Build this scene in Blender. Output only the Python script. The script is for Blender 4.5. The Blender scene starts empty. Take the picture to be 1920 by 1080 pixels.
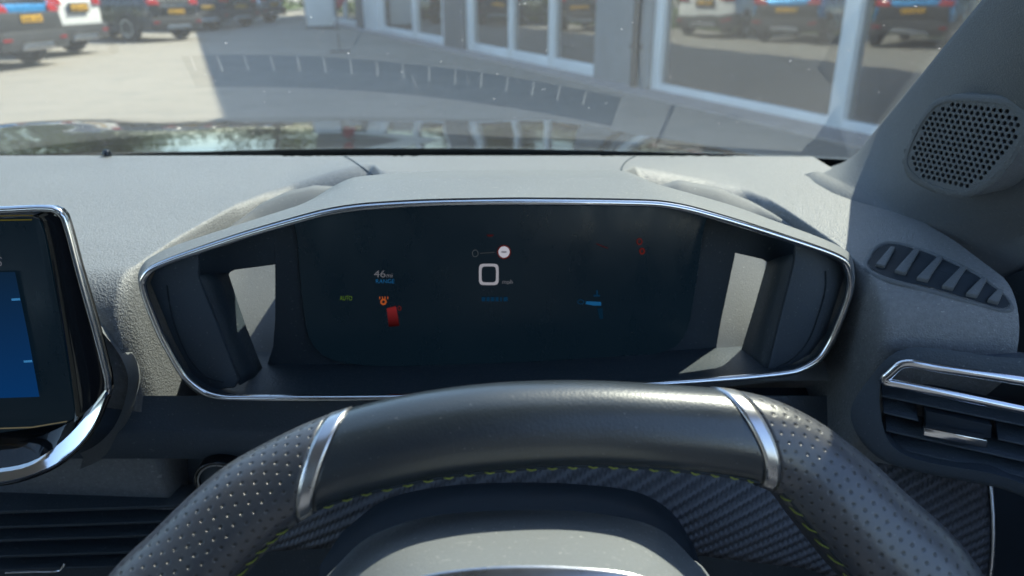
import bpy, bmesh, math, random
from mathutils import Vector, Matrix
R = math.radians
random.seed(7)
SC = bpy.context.scene
COL = SC.collection

# ------------------------------------------------------------------ camera
H = 1.30                      # eye height above the tarmac (m)
PITCH = R(22.0)
FPX = 1387.0                  # focal length in photo pixels (26 mm equivalent)
cam_d = bpy.data.cameras.new('camera')
cam_d.sensor_width = 36.0
cam_d.lens = 36.0 * FPX / 1920.0
cam_d.clip_start = 0.02
cam_d.clip_end = 600.0
cam_d.dof.use_dof = True
cam_d.dof.focus_distance = 0.40
cam_d.dof.aperture_fstop = 9.5
cam = bpy.data.objects.new('camera', cam_d)
COL.objects.link(cam)
cam.location = (0, 0, H)
cam.rotation_euler = (R(90) - PITCH, 0, 0)
SC.camera = cam

# ------------------------------------------------------------------ sky, sun, exposure
SUN_AZ, SUN_EL = R(47.0), R(50.5)
SUN = Vector((math.cos(SUN_EL) * math.sin(SUN_AZ), math.cos(SUN_EL) * math.cos(SUN_AZ), math.sin(SUN_EL)))
wd = bpy.data.worlds.new('World')
SC.world = wd
wd.use_nodes = True
wn = wd.node_tree.nodes
sky = wn.new('ShaderNodeTexSky')
sky.sky_type = 'NISHITA'
sky.sun_disc = False
sky.sun_elevation = SUN_EL
sky.sun_rotation = SUN_AZ
sky.air_density = 1.0
sky.dust_density = 0.5
sky.ozone_density = 1.6
bgn = wn['Background']
bgn.inputs['Strength'].default_value = 0.15
wd.node_tree.links.new(sky.outputs['Color'], bgn.inputs['Color'])
sl = bpy.data.lights.new('sun', 'SUN')
sl.energy = 3.7
sl.angle = R(0.53)
sl.color = (1.0, 0.93, 0.82)
so = bpy.data.objects.new('sun', sl)
COL.objects.link(so)
so.location = SUN * 40
so.rotation_euler = SUN.to_track_quat('Z', 'Y').to_euler()
SC.view_settings.view_transform = 'Standard'
SC.view_settings.look = 'None'
SC.view_settings.gamma = 1.0
SC.view_settings.use_curve_mapping = False
SC.view_settings.exposure = 1.45
SC.render.engine = 'CYCLES'
cy = SC.cycles
cy.use_denoising = True
cy.use_adaptive_sampling = True
cy.adaptive_threshold = 0.03
cy.max_bounces = 7
cy.diffuse_bounces = 4
cy.glossy_bounces = 5
cy.transmission_bounces = 6
cy.transparent_max_bounces = 14
cy.caustics_reflective = False
cy.caustics_refractive = False
cy.sample_clamp_indirect = 6.0
cy.blur_glossy = 0.4

# ------------------------------------------------------------------ helpers: pixel rays (1920 x 1080) to points
SP, CP = math.sin(PITCH), math.cos(PITCH)
def ray(px, py):
    rx = (px - 960) / FPX; ry = (540 - py) / FPX
    return Vector((rx, CP + ry * SP, -SP + ry * CP))
def UY(px, py, Y):
    d = ray(px, py); return Vector((0, 0, H)) + d * (Y / d.y)
def UZ(px, py, Z):
    d = ray(px, py); return Vector((0, 0, H)) + d * ((Z - H) / d.z)
def UPL(px, py, P, n):
    d = ray(px, py); O = Vector((0, 0, H)); return O + d * ((P - O).dot(n) / d.dot(n))
def depth_of(p):
    return p.y * CP - (p.z - H) * SP

# ------------------------------------------------------------------ helpers: meshes
def mesh(name, verts, faces, mat=None, parent=None, smooth=True, uvs=None, sharp=None):
    me = bpy.data.meshes.new(name)
    me.from_pydata([tuple(v) for v in verts], [], faces)
    if uvs is not None:
        ul = me.uv_layers.new(name='UVMap')
        for l in me.loops:
            ul.data[l.index].uv = uvs[l.vertex_index]
    bm = bmesh.new(); bm.from_mesh(me)
    bmesh.ops.recalc_face_normals(bm, faces=bm.faces)
    bm.to_mesh(me); bm.free()
    if smooth:
        me.polygons.foreach_set('use_smooth', [True] * len(me.polygons))
        if sharp: me.set_sharp_from_angle(angle=R(sharp))
    o = bpy.data.objects.new(name, me)
    COL.objects.link(o)
    if mat is not None: me.materials.append(mat)
    if parent is not None: o.parent = parent
    return o
def thing(name, label, cat, group=None, loc=(0, 0, 0), rz=0.0):
    o = bpy.data.objects.new(name, None)
    o.empty_display_size = 0.05
    COL.objects.link(o)
    o.location = loc; o.rotation_euler = (0, 0, rz)
    tag(o, label, cat, group)
    return o
def tag(o, label=None, cat=None, group=None, kind=None):
    if label: o['label'] = label
    if cat: o['category'] = cat
    if group: o['group'] = group
    if kind: o['kind'] = kind
    return o
def spline(pts, n, closed=False):
    """Catmull-Rom through pts, n samples evenly spaced by arc length"""
    P = [Vector(p) for p in pts]
    m = len(P); dense = []
    segs = m if closed else m - 1
    for i in range(segs):
        if closed:
            a, b, c, d = P[i - 1], P[i], P[(i + 1) % m], P[(i + 2) % m]
        else:
            b, c = P[i], P[i + 1]
            a = P[i - 1] if i > 0 else b * 2 - c
            d = P[i + 2] if i + 2 < m else c * 2 - b
        t0 = 0.0; t1 = t0 + max((b - a).length, 1e-9) ** .5
        t2 = t1 + max((c - b).length, 1e-9) ** .5; t3 = t2 + max((d - c).length, 1e-9) ** .5
        for k in range(12):
            t = t1 + (t2 - t1) * k / 12
            A1 = a * ((t1 - t) / (t1 - t0)) + b * ((t - t0) / (t1 - t0))
            A2 = b * ((t2 - t) / (t2 - t1)) + c * ((t - t1) / (t2 - t1))
            A3 = c * ((t3 - t) / (t3 - t2)) + d * ((t - t2) / (t3 - t2))
            B1 = A1 * ((t2 - t) / (t2 - t0)) + A2 * ((t - t0) / (t2 - t0))
            B2 = A2 * ((t3 - t) / (t3 - t1)) + A3 * ((t - t1) / (t3 - t1))
            dense.append(B1 * ((t2 - t) / (t2 - t1)) + B2 * ((t - t1) / (t2 - t1)))
    dense.append(P[0].copy() if closed else P[-1].copy())
    L = [0.0]
    for i in range(1, len(dense)): L.append(L[-1] + (dense[i] - dense[i - 1]).length)
    out = []; j = 0
    cnt = n if closed else n - 1
    for i in range(n):
        s = L[-1] * i / cnt
        while j < len(L) - 2 and L[j + 1] < s: j += 1
        f = (s - L[j]) / max(L[j + 1] - L[j], 1e-12)
        out.append(dense[j].lerp(dense[j + 1], min(1, max(0, f))))
    return out
def grid_faces(nr, nc, wrap=False):
    f = []
    for i in range(nr - 1):
        for j in range(nc if wrap else nc - 1):
            k = (j + 1) % nc
            f.append((i * nc + j, i * nc + k, (i + 1) * nc + k, (i + 1) * nc + j))
    return f
def rows_mesh(name, rows, mat, parent=None, wrap=False, smooth=True, sharp=None, uv=False):
    nr, nc = len(rows), len(rows[0])
    uvs = [(j / (nc - 1), i / max(nr - 1, 1)) for i in range(nr) for j in range(nc)] if uv else None
    return mesh(name, [v for r in rows for v in r], grid_faces(nr, nc, wrap), mat, parent, smooth, uvs, sharp)
def loft(name, rows, nu, nv, mat, parent=None, smooth=True, sharp=None):
    rs = [spline(r, nu) for r in rows]
    cols = [spline([r[j] for r in rs], nv) for j in range(nu)]
    return rows_mesh(name, [[cols[j][i] for j in range(nu)] for i in range(nv)], mat, parent, False, smooth, sharp)
def tube_pts(path, rad, seg=10, flat=1.0, closed=False, ref=Vector((0, 0, 1))):
    n = len(path); rows = []
    for i, p in enumerate(path):
        if closed: T = path[(i + 1) % n] - path[i - 1]
        else: T = path[min(i + 1, n - 1)] - path[max(i - 1, 0)]
        T.normalize()
        A = T.cross(ref)
        if A.length < 1e-4: A = T.cross(Vector((1, 0, 0)))
        A.normalize(); B = A.cross(T).normalized()
        r = rad[i] if isinstance(rad, (list, tuple)) else rad
        rows.append([p + A * (math.cos(2 * math.pi * k / seg) * r) + B * (math.sin(2 * math.pi * k / seg) * r * flat) for k in range(seg)])
    return rows
def tube(name, path, rad, mat, parent=None, seg=10, flat=1.0, closed=False, ref=Vector((0, 0, 1))):
    path = [Vector(p) for p in path]
    rows = tube_pts(path, rad, seg, flat, closed, ref)
    if closed: rows = rows + [rows[0]]
    v = [q for r in rows for q in r]; f = grid_faces(len(rows), seg, True)
    if not closed:
        f.append(tuple(range(seg))); f.append(tuple(range(len(v) - seg, len(v))))
    o = mesh(name, v, f, mat, parent, True, None, 50)
    return o
def slab(name, loop, off, mat, parent=None, bevel=0.0, smooth=False, seg=2):
    """closed polygon extruded along off (Vector), caps included"""
    loop = [Vector(p) for p in loop]; n = len(loop); off = Vector(off)
    v = loop + [p + off for p in loop]
    f = [tuple(range(n)), tuple(range(n, 2 * n))] + [(i, (i + 1) % n, n + (i + 1) % n, n + i) for i in range(n)]
    o = mesh(name, v, f, mat, parent, smooth, None, 35 if smooth else None)
    if bevel: bevel_mesh(o, bevel, seg)
    return o
def bevel_mesh(o, w, seg=2):
    bm = bmesh.new(); bm.from_mesh(o.data)
    es = [e for e in bm.edges if len(e.link_faces) == 2 and e.calc_face_angle(0) > R(28)]
    bmesh.ops.bevel(bm, geom=es, offset=w, segments=seg, affect='EDGES', profile=0.5, clamp_overlap=True)
    bm.to_mesh(o.data); bm.free()
    o.data.polygons.foreach_set('use_smooth', [True] * len(o.data.polygons))
    o.data.set_sharp_from_angle(angle=R(40))
def box(name, c, s, mat, parent=None, bevel=0.0, rot=None):
    c = Vector(c); hx, hy, hz = s[0] / 2, s[1] / 2, s[2] / 2
    v = [Vector((x, y, z)) for z in (-hz, hz) for x, y in ((-hx, -hy), (hx, -hy), (hx, hy), (-hx, hy))]
    if rot is not None: v = [rot @ p for p in v]
    f = [(0, 1, 2, 3), (4, 5, 6, 7), (0, 1, 5, 4), (1, 2, 6, 5), (2, 3, 7, 6), (3, 0, 4, 7)]
    o = mesh(name, [c + p for p in v], f, mat, parent, False)
    if bevel: bevel_mesh(o, bevel)
    return o
def fan_poly(loop):
    return [tuple(range(len(loop)))]
def poly(name, loop, mat, parent=None):
    return mesh(name, loop, fan_poly(loop), mat, parent, False)
def copy_tree(o, parent=None):
    c = o.copy(); COL.objects.link(c); c.parent = parent
    for ch in o.children:
        copy_tree(ch, c)
    return c
def smoothstep(a, b, x):
    t = min(1, max(0, (x - a) / (b - a))); return t * t * (3 - 2 * t)
def interp(tab, x):
    if x <= tab[0][0]: return tab[0][1]
    for (a, va), (b, vb) in zip(tab, tab[1:]):
        if x <= b:
            t = (x - a) / (b - a); return va + (vb - va) * t
    return tab[-1][1]

# ------------------------------------------------------------------ helpers: materials
class NT:
    def __init__(s, name):
        s.m = bpy.data.materials.new(name); s.m.use_nodes = True
        s.t = s.m.node_tree; s.t.nodes.clear()
        s.out = s.t.nodes.new('ShaderNodeOutputMaterial')
    def n(s, typ, **kw):
        nd = s.t.nodes.new('ShaderNode' + typ)
        for k, v in kw.items(): setattr(nd, k, v)
        return nd
    def l(s, a, b): s.t.links.new(a, b)
    def math(s, op, a, b=None, c=None, clamp=False):
        nd = s.n('Math', operation=op); nd.use_clamp = clamp
        for i, x in enumerate((a, b, c)):
            if x is None: continue
            if isinstance(x, (int, float)): nd.inputs[i].default_value = x
            else: s.l(x, nd.inputs[i])
        return nd.outputs[0]
    def mixc(s, fac, a, b):
        nd = s.n('Mix', data_type='RGBA')
        for sock, x in ((nd.inputs[0], fac), (nd.inputs[6], a), (nd.inputs[7], b)):
            if isinstance(x, (int, float)): sock.default_value = x
            elif isinstance(x, (tuple, list)): sock.default_value = (*x[:3], 1)
            else: s.l(x, sock)
        return nd.outputs[2]
    def coord(s, which='Object', scale=None):
        c = s.n('TexCoord').outputs[which]
        if scale is not None:
            mp = s.n('Mapping'); mp.inputs['Scale'].default_value = scale if isinstance(scale, (tuple, list)) else (scale,) * 3
            s.l(c, mp.inputs['Vector']); c = mp.outputs[0]
        return c
    def noise(s, vec, scale, detail=2.0, rough=0.5):
        nd = s.n('TexNoise'); nd.inputs['Scale'].default_value = scale
        nd.inputs['Detail'].default_value = detail; nd.inputs['Roughness'].default_value = rough
        if vec is not None: s.l(vec, nd.inputs['Vector'])
        return nd.outputs['Fac']
    def ramp(s, fac, lo, hi):
        nd = s.n('MapRange'); nd.inputs[1].default_value = lo; nd.inputs[2].default_value = hi
        s.l(fac, nd.inputs[0]); return nd.outputs[0]
    def bsdf(s, color=(.5, .5, .5), rough=.5, metal=0.0, spec=.5, coat=0.0, normal=None, emit=None, estr=0.0):
        b = s.n('BsdfPrincipled')
        for k, x in (('Base Color', color), ('Roughness', rough), ('Metallic', metal), ('Specular IOR Level', spec), ('Coat Weight', coat)):
            if isinstance(x, (tuple, list)): b.inputs[k].default_value = (*x[:3], 1)
            elif isinstance(x, (int, float)): b.inputs[k].default_value = x
            else: s.l(x, b.inputs[k])
        if normal is not None: s.l(normal, b.inputs['Normal'])
        if emit is not None:
            b.inputs['Emission Color'].default_value = (*emit, 1); b.inputs['Emission Strength'].default_value = estr
        return b
    def bump(s, h, dist, strength=1.0, normal=None):
        nd = s.n('Bump'); nd.inputs['Distance'].default_value = dist; nd.inputs['Strength'].default_value = strength
        s.l(h, nd.inputs['Height'])
        if normal is not None: s.l(normal, nd.inputs['Normal'])
        return nd.outputs[0]
    def done(s, shader):
        s.l(shader, s.out.inputs['Surface']); return s.m
def plain(name, color, rough=.5, metal=0.0, spec=.5, coat=0.0, var=0.12, nscale=30, bump=0.0, bscale=300):
    k = NT(name); co = k.coord('Object')
    nz = k.noise(co, nscale, 3)
    f = k.ramp(nz, .3, .7)
    c = k.mixc(f, tuple(x * (1 - var) for x in color), tuple(min(1, x * (1 + var)) for x in color))
    rg = k.math('MULTIPLY_ADD', f, rough * .25, rough * .87)
    nrm = None
    if bump: nrm = k.bump(k.noise(co, bscale, 2), bump)
    return k.done(k.bsdf(c, rg, metal, spec, coat, nrm).outputs[0])
def grained(name, color, rough, scale, dist, spec=.5, stretch=(1, 1, 1), var=.1, mottle=0.0, dusty=.12):
    k = NT(name); co = k.coord('Object', stretch)
    v = k.n('TexVoronoi'); v.inputs['Scale'].default_value = scale; k.l(co, v.inputs['Vector'])
    n1 = k.noise(co, scale * .55, 3, .6)
    h = k.math('MULTIPLY_ADD', n1, 1.2, k.math('MULTIPLY', v.outputs['Distance'], .8))
    big = k.noise(k.coord('Object'), 9, 3)
    c = k.mixc(big, tuple(x * (1 - var) for x in color), tuple(x * (1 + var) for x in color))
    if mottle:
        mt = k.ramp(k.noise(k.coord('Object', (1.0, 1.6, 1.0)), 330, 3, .65), .36, .64)
        c = k.mixc(mt, k.mixc(mottle, c, (0, 0, 0)), k.mixc(mottle, c, (.42, .43, .44)))
    dust = k.ramp(k.noise(k.coord('Object'), 620, 1), .71, .75)       # specks of pale dust
    lint = k.ramp(k.noise(k.coord('Object', (1, 5, 1)), 150, 2), .715, .745)
    c = k.mixc(k.math('MULTIPLY', k.math('MAXIMUM', dust, lint), dusty), c, (.5, .5, .48))
    rg = k.math('MULTIPLY_ADD', n1, .25, rough - .12)
    return k.done(k.bsdf(c, rg, 0, spec, 0, k.bump(h, dist)).outputs[0])

M = {}
M['pad'] = grained('dash_pad_grain', (.160, .169, .176), .50, 850, .00040, .55, (1, 1, 1), mottle=.085, dusty=.4)
M['smooth_grey'] = grained('smooth_grey_plastic', (.160, .172, .180), .48, 1100, .00010, .4, dusty=.45)
M['tray'] = grained('matt_tray_plastic', (.16, .170, .176), .68, 1100, .00010, .25, dusty=.3)
M['trim_grey'] = grained('pillar_trim_weave', (.108, .120, .130), .6, 700, .0003, .4, (1, 1, 2.2))
M['dark_plastic'] = grained('dark_plastic', (.032, .045, .057), .50, 800, .00015, .45)
M['fascia'] = grained('fascia_plastic', (.050, .066, .084), .55, 700, .0002, .4)
M['matt_black'] = plain('matt_black', (.017, .025, .034), .65, spec=.3)
M['gloss_black'] = plain('gloss_black', (.006, .0065, .008), .06, spec=.5, coat=.3, var=.05)
def lcd_mat(name, glow):
    k = NT(name); nz = k.noise(k.coord('Object'), 8, 2)
    sm = k.noise(k.coord('Object', (1, 1, .5)), 45, 4, .7)
    b = k.bsdf((.003, .004, .006), k.math('MULTIPLY_ADD', sm, .45, .08), 0, .3, emit=glow, estr=1.0)
    k.l(k.math('MULTIPLY_ADD', nz, .3, .85), b.inputs['Emission Strength'])
    return k.done(b.outputs[0])
M['screen'] = lcd_mat('lcd_black', (.0007, .0022, .0038))     # backlight leaking through a black LCD
M['chrome'] = plain('chrome_trim', (.78, .78, .80), .16, 1.0, var=.03, nscale=60)
M['satin'] = plain('satin_metal', (.60, .60, .62), .30, 1.0, var=.05, nscale=80)
M['cream_gloss'] = plain('bright_chrome', (.82, .82, .80), .10, 1.0, var=.03)

def leather(name, color, rough, holes):
    k = NT(name); co = k.coord('Object')
    n0 = k.noise(co, 900, 3, .6); vo = k.n('TexVoronoi'); vo.inputs['Scale'].default_value = 750; k.l(co, vo.inputs['Vector'])
    n1 = k.math('ADD', n0, k.math('MULTIPLY', vo.outputs['Distance'], .8))
    big = k.noise(co, 25, 3)
    c = k.mixc(big, tuple(x * .85 for x in color), tuple(x * 1.15 for x in color))
    h = k.math('MULTIPLY', n1, .10)
    rg = k.math('MULTIPLY_ADD', big, .16, rough - .08)
    dust = k.ramp(k.noise(co, 520, 1), .72, .76)
    c = k.mixc(k.math('MULTIPLY', dust, .10), c, (.5, .5, .5))
    if holes:
        uv = k.n('TexCoord').outputs['UV']
        mp = k.n('Mapping'); mp.inputs['Scale'].default_value = (1 / .0043, 1 / .0043, 1); mp.inputs['Rotation'].default_value = (0, 0, R(8))
        k.l(uv, mp.inputs['Vector'])
        sp = k.n('SeparateXYZ'); k.l(mp.outputs[0], sp.inputs[0])
        row = k.math('FLOOR', sp.outputs[1])
        odd = k.math('MULTIPLY', k.math('FRACT', k.math('MULTIPLY', row, .5)), 1.0)
        x = k.math('SUBTRACT', k.math('FRACT', k.math('ADD', sp.outputs[0], odd)), .5)
        y = k.math('SUBTRACT', k.math('FRACT', sp.outputs[1]), .5)
        d = k.math('SQRT', k.math('ADD', k.math('MULTIPLY', x, x), k.math('MULTIPLY', y, y)))
        hole = k.ramp(d, .09, .17)                       # 0 in the hole, 1 on the leather
        dish = k.ramp(d, .05, .30)
        c = k.mixc(hole, (.003, .003, .003), c)
        h = k.math('ADD', h, k.math('ADD', k.math('MULTIPLY', hole, .7), k.math('MULTIPLY', dish, .35)))
    b = k.bsdf(c, rg, 0, .8, .45, k.bump(h, .0005)); b.inputs['Coat Roughness'].default_value = .25
    return k.done(b.outputs[0])
M['leather'] = leather('smooth_leather', (.015, .022, .029), .34, False)
M['leather_perf'] = leather('perforated_leather', (.042, .046, .057), .40, True)
def carbon():
    k = NT('carbon_weave')
    uv = k.n('TexCoord').outputs['UV']
    sp = k.n('SeparateXYZ'); k.l(uv, sp.inputs[0])       # uv in metres
    zig = k.math('MULTIPLY', k.math('PINGPONG', k.math('MULTIPLY', sp.outputs[0], 1 / .0034), .5), .0024)
    yy = k.math('ADD', k.math('ADD', sp.outputs[1], zig), k.math('MULTIPLY', sp.outputs[0], -.42))
    ph = k.math('FRACT', k.math('MULTIPLY', yy, 1 / .0068))
    rib = k.math('PINGPONG', ph, .5)
    h = k.ramp(rib, .05, .38)
    c = k.mixc(h, (.036, .039, .045), (.088, .092, .102))
    nz = k.noise(k.coord('Object'), 700, 2)
    c = k.mixc(k.math('MULTIPLY', nz, .3), c, (.055, .057, .064))
    return k.done(k.bsdf(c, .46, 0, .45, 0, k.bump(h, .0009)).outputs[0])
M['carbon'] = carbon()

def windscreen_mat():
    k = NT('windscreen_glass')
    lw = k.n('LayerWeight'); lw.inputs[0].default_value = .5
    f5 = k.math('POWER', lw.outputs['Facing'], 5.0)
    fr = k.math('MULTIPLY_ADD', f5, .86, .085)
    tr = k.n('BsdfTransparent'); tr.inputs[0].default_value = (.86, .925, .86, 1)
    gl = k.n('BsdfGlossy'); gl.inputs['Roughness'].default_value = .01; gl.inputs[0].default_value = (1, 1, 1, 1)
    mx = k.n('MixShader'); k.l(fr, mx.inputs[0]); k.l(tr.outputs[0], mx.inputs[1]); k.l(gl.outputs[0], mx.inputs[2])
    # a thin film of road dust, a few specks and dried wiper streaks
    co = k.coord('Object')
    film = k.math('MULTIPLY_ADD', k.noise(co, 6, 4, .6), .040, .022)
    specks = k.math('MULTIPLY', k.ramp(k.noise(co, 240, 1), .765, .80), .35)
    st = k.coord('Object', (14, 1.4, 1.4))
    streak = k.math('MULTIPLY', k.ramp(k.noise(st, 9, 2), .69, .76), .035)
    fac = k.math('ADD', film, k.math('ADD', specks, streak), clamp=True)
    df = k.n('BsdfTranslucent'); df.inputs[0].default_value = (.75, .77, .76, 1)
    d2 = k.n('BsdfDiffuse'); d2.inputs[0].default_value = (.75, .77, .76, 1)
    ad = k.n('MixShader'); ad.inputs[0].default_value = .5; k.l(df.outputs[0], ad.inputs[1]); k.l(d2.outputs[0], ad.inputs[2])
    m2 = k.n('MixShader'); k.l(fac, m2.inputs[0]); k.l(mx.outputs[0], m2.inputs[1]); k.l(ad.outputs[0], m2.inputs[2])
    return k.done(m2.outputs[0])
M['windscreen'] = windscreen_mat()
def pane_mat(name, tint, base=.10, rough=.012):
    k = NT(name)
    lw = k.n('LayerWeight'); lw.inputs[0].default_value = .5
    fr = k.math('MULTIPLY_ADD', k.math('POWER', lw.outputs['Facing'], 4.2), .88, base)
    tr = k.n('BsdfTransparent'); tr.inputs[0].default_value = (*tint, 1)
    gl = k.n('BsdfGlossy'); gl.inputs['Roughness'].default_value = rough
    co = k.coord('Object')
    wob = k.bump(k.noise(co, .9, 2), .004)
    k.l(wob, gl.inputs['Normal'])
    mx = k.n('MixShader'); k.l(fr, mx.inputs[0]); k.l(tr.outputs[0], mx.inputs[1]); k.l(gl.outputs[0], mx.inputs[2])
    return k.done(mx.outputs[0])
M['shop_glass'] = pane_mat('shopfront_glass', (.50, .58, .60), .30)
M['car_glass'] = pane_mat('parked_car_glass', (.08, .09, .09), .07)
def emit_mat(name, col, s):
    k = NT(name)
    e = k.n('Emission'); e.inputs[0].default_value = (*col, 1); e.inputs[1].default_value = s
    return k.done(e.outputs[0])

# ================================================================== THE PLACE OUTSIDE
def ground_mat():
    k = NT('pale_tarmac'); co = k.coord('Object')
    big = k.noise(co, .22, 4, .6); mid = k.noise(co, 1.7, 5, .65); fine = k.noise(co, 60, 2)
    c = k.mixc(k.ramp(big, .3, .7), (.258, .232, .190), (.325, .293, .243))
    c = k.mixc(k.math('MULTIPLY', k.ramp(mid, .50, .72), .6), c, (.20, .19, .165))
    c = k.mixc(k.math('MULTIPLY', fine, .35), c, (.17, .168, .16))
    return k.done(k.bsdf(c, .85, 0, .3, 0, k.bump(fine, .006)).outputs[0])
M['ground'] = ground_mat()
g = mesh('ground', [(-150, -60, 0), (120, -60, 0), (120, 220, 0), (-150, 220, 0)], [(0, 1, 2, 3)], M['ground'], None, False)
tag(g, kind='structure')

FAZ = R(-22.5)
FU = Vector((math.sin(FAZ), math.cos(FAZ), 0)); FN = Vector((-math.cos(FAZ), math.sin(FAZ), 0)); FA = Vector((1.92, 10.5, 0))
def FP(u, out, z): return FA + FU * u + FN * out + Vector((0, 0, z))
def fbox(name, u0, u1, o0, o1, z0, z1, mat, parent, bevel=0.0):
    v = [FP(u, o, z) for z in (z0, z1) for u, o in ((u0, o0), (u1, o0), (u1, o1), (u0, o1))]
    f = [(0, 1, 2, 3), (4, 5, 6, 7), (0, 1, 5, 4), (1, 2, 6, 5), (2, 3, 7, 6), (3, 0, 4, 7)]
    o = mesh(name, v, f, mat, parent, False)
    if bevel: bevel_mesh(o, bevel)
    return o
M['render_grey'] = plain('grey_render', (.23, .245, .26), .8, spec=.3, var=.08, nscale=3, bump=.004, bscale=90)
M['dark_clad'] = plain('dark_cladding', (.10, .115, .13), .6, spec=.4, var=.08, nscale=2)
M['white_frame'] = plain('white_powder_coat', (.72, .74, .76), .35, spec=.5, var=.04, nscale=2)
M['white_wall'] = plain('white_wall_panel', (.74, .75, .76), .5, var=.04, nscale=2)
M['paving'] = plain('pink_grey_paving', (.33, .30, .285), .85, spec=.3, var=.12, nscale=4, bump=.003, bscale=60)
M['show_floor'] = plain('showroom_floor', (.08, .085, .09), .35, var=.06, nscale=2)
M['show_wall'] = plain('showroom_wall', (.07, .08, .09), .7, var=.06, nscale=1)
M['pipe'] = plain('black_downpipe', (.03, .032, .036), .4, var=.1)

bld = thing('car_showroom', 'long grey showroom with tall white framed shop windows along the yard', 'building')
fbox('wall', -16, 34, -.30, -11, 3.05, 7.05, M['dark_clad'], bld)
fbox('fascia_band', -16, 34, .06, -.30, 3.0, 3.55, M['white_wall'], bld)
fbox('parapet', -16.1, 34.1, .08, -.32, 6.85, 7.12, M['white_wall'], bld)
fbox('back_wall', -16, 34, -9, -11, 0.012, 3.05, M['show_wall'], bld)
fbox('showroom_floor', -16, 34, -.10, -9, 0.004, .03, M['show_floor'], bld)
fbox('end_wall', 33.6, 34, -.1, -9, 0.012, 3.05, M['show_wall'], bld)
fbox('end_wall', -16, -15.6, -.1, -9, 0.012, 3.05, M['show_wall'], bld)
def bay(u0, u1, mull, jamb0, jamb1, rail, top=3.0):
    """windows between u0 < u1; mull = list of (u_low, u_high) mullions"""
    edges = [u0 + jamb0] + [e for m in mull for e in m] + [u1 - jamb1]
    if jamb0: fbox('window_frame', u0, u0 + jamb0, .03, -.12, .01, top, M['white_frame'], bld, .008)
    if jamb1: fbox('window_frame', u1 - jamb1, u1, .03, -.12, .01, top, M['white_frame'], bld, .008)
    for a, b in mull: fbox('window_frame', a, b, .035, -.12, .01, top, M['white_frame'], bld, .008)
    for i in range(0, len(edges), 2):
        a, b = edges[i], edges[i + 1]
        w = fbox('window', a, b, .028, -.10, .01, rail, M['white_frame'], bld, .006)
        fbox('pane', a, b, -.035, -.047, rail, top, M['shop_glass'], w)
bay(-7.2, -.02, [(-3.46, -3.27)], .2, .2, .12)
bay(1.50, 7.62, [(3.08, 3.30), (4.94, 5.14)], 0.0, .40, .20)
bay(9.08, 16.0, [(11.75, 12.15)], .36, .34, .20)
bay(19.6, 25.0, [(22.0, 22.3)], .3, .3, .2)
bay(26.4, 33.4, [(29.8, 30.1)], .3, .3, .2)
bay(-15.4, -8.6, [(-12.0, -11.8)], .2, .2, .12)
for a, b, m in ((-.02, 1.50, 'render_grey'), (7.62, 9.08, 'dark_clad'), (25.0, 26.4, 'dark_clad'), (-8.6, -7.2, 'render_grey')):
    fbox('pillar', a, b, .10, -.30, .01, 3.0, M[m], bld, .01)
fbox('pillar', 16.0, 18.3, .08, -.30, .01, 3.0, M['white_wall'], bld, .01)
fbox('pillar', 18.3, 19.6, .10, -.30, .01, 3.0, M['dark_clad'], bld, .01)
dp = tube('downpipe', [FP(.22, .16, .02), FP(.22, .16, 1.5), FP(.22, .16, 3.0)], .05, M['pipe'], bld, 12)
for z in (.55, 1.6, 2.6): fbox('pipe_bracket', .13, .31, .20, .10, z, z + .04, M['pipe'], bld)

# paved strip along the shop front with a low kerb
pv = thing('pavement', None, None)
tag(pv, kind='structure')
v = [FP(u, o, z) for u, o, z in ((-16, .5, .03), (34, .5, .03), (34, .02, .035), (-16, .02, .035), (-16, .5, -.02), (34, .5, -.02))]
mesh('paving', v, [(0, 1, 2, 3), (0, 1, 5, 4)], M['paving'], pv, False)

# white totem and red flag in front of the far end of the shop front
tp = UZ(602, 54, 0)
tot = thing('totem_sign', 'plain white totem pillar standing at the far end of the shop front', 'totem', loc=tp, rz=R(20))
box('body', (0, 0, 1.55), (.92, .28, 2.9), M['white_wall'], tot, .02)
box('plinth', (0, 0, .05), (1.0, .36, .1), M['dark_clad'], tot, .01)
M['flag'] = plain('maroon_flag_cloth', (.30, .045, .07), .75, spec=.2, var=.12, nscale=6)
fpz = UZ(637, 97, 0)
flg = thing('feather_flag', 'maroon feather flag on a thin pole planted in front of the shop windows', 'flag', loc=fpz)
path = [Vector((0, 0, .03)), Vector((.0, 0, .6)), Vector((.01, 0, 1.6)), Vector((.0, 0, 2.5)), Vector((.10, 0, 3.0)), Vector((.3, 0, 3.15))]
pp = spline(path, 30)
tube('pole', pp, .012, M['pipe'], flg, 8)
box('base_plate', (0, 0, .02), (.38, .38, .03), M['pipe'], flg, .006)
rows = []
for i in range(8, 30):
    p = pp[i]; w = .30 * min(1, (i - 7) / 4) * (1 if p.z < 2.6 else max(.12, 1 - (p.z - 2.6) * 1.5))
    rows.append([p + Vector((.012 + w * t, .03 * math.sin(t * 5 + i * .35), -.02)) for t in (0, .25, .5, .75, 1)])
bn = rows_mesh('banner', rows, M['flag'], flg)
sd = bn.modifiers.new('thickness', 'SOLIDIFY'); sd.thickness = .004

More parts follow.
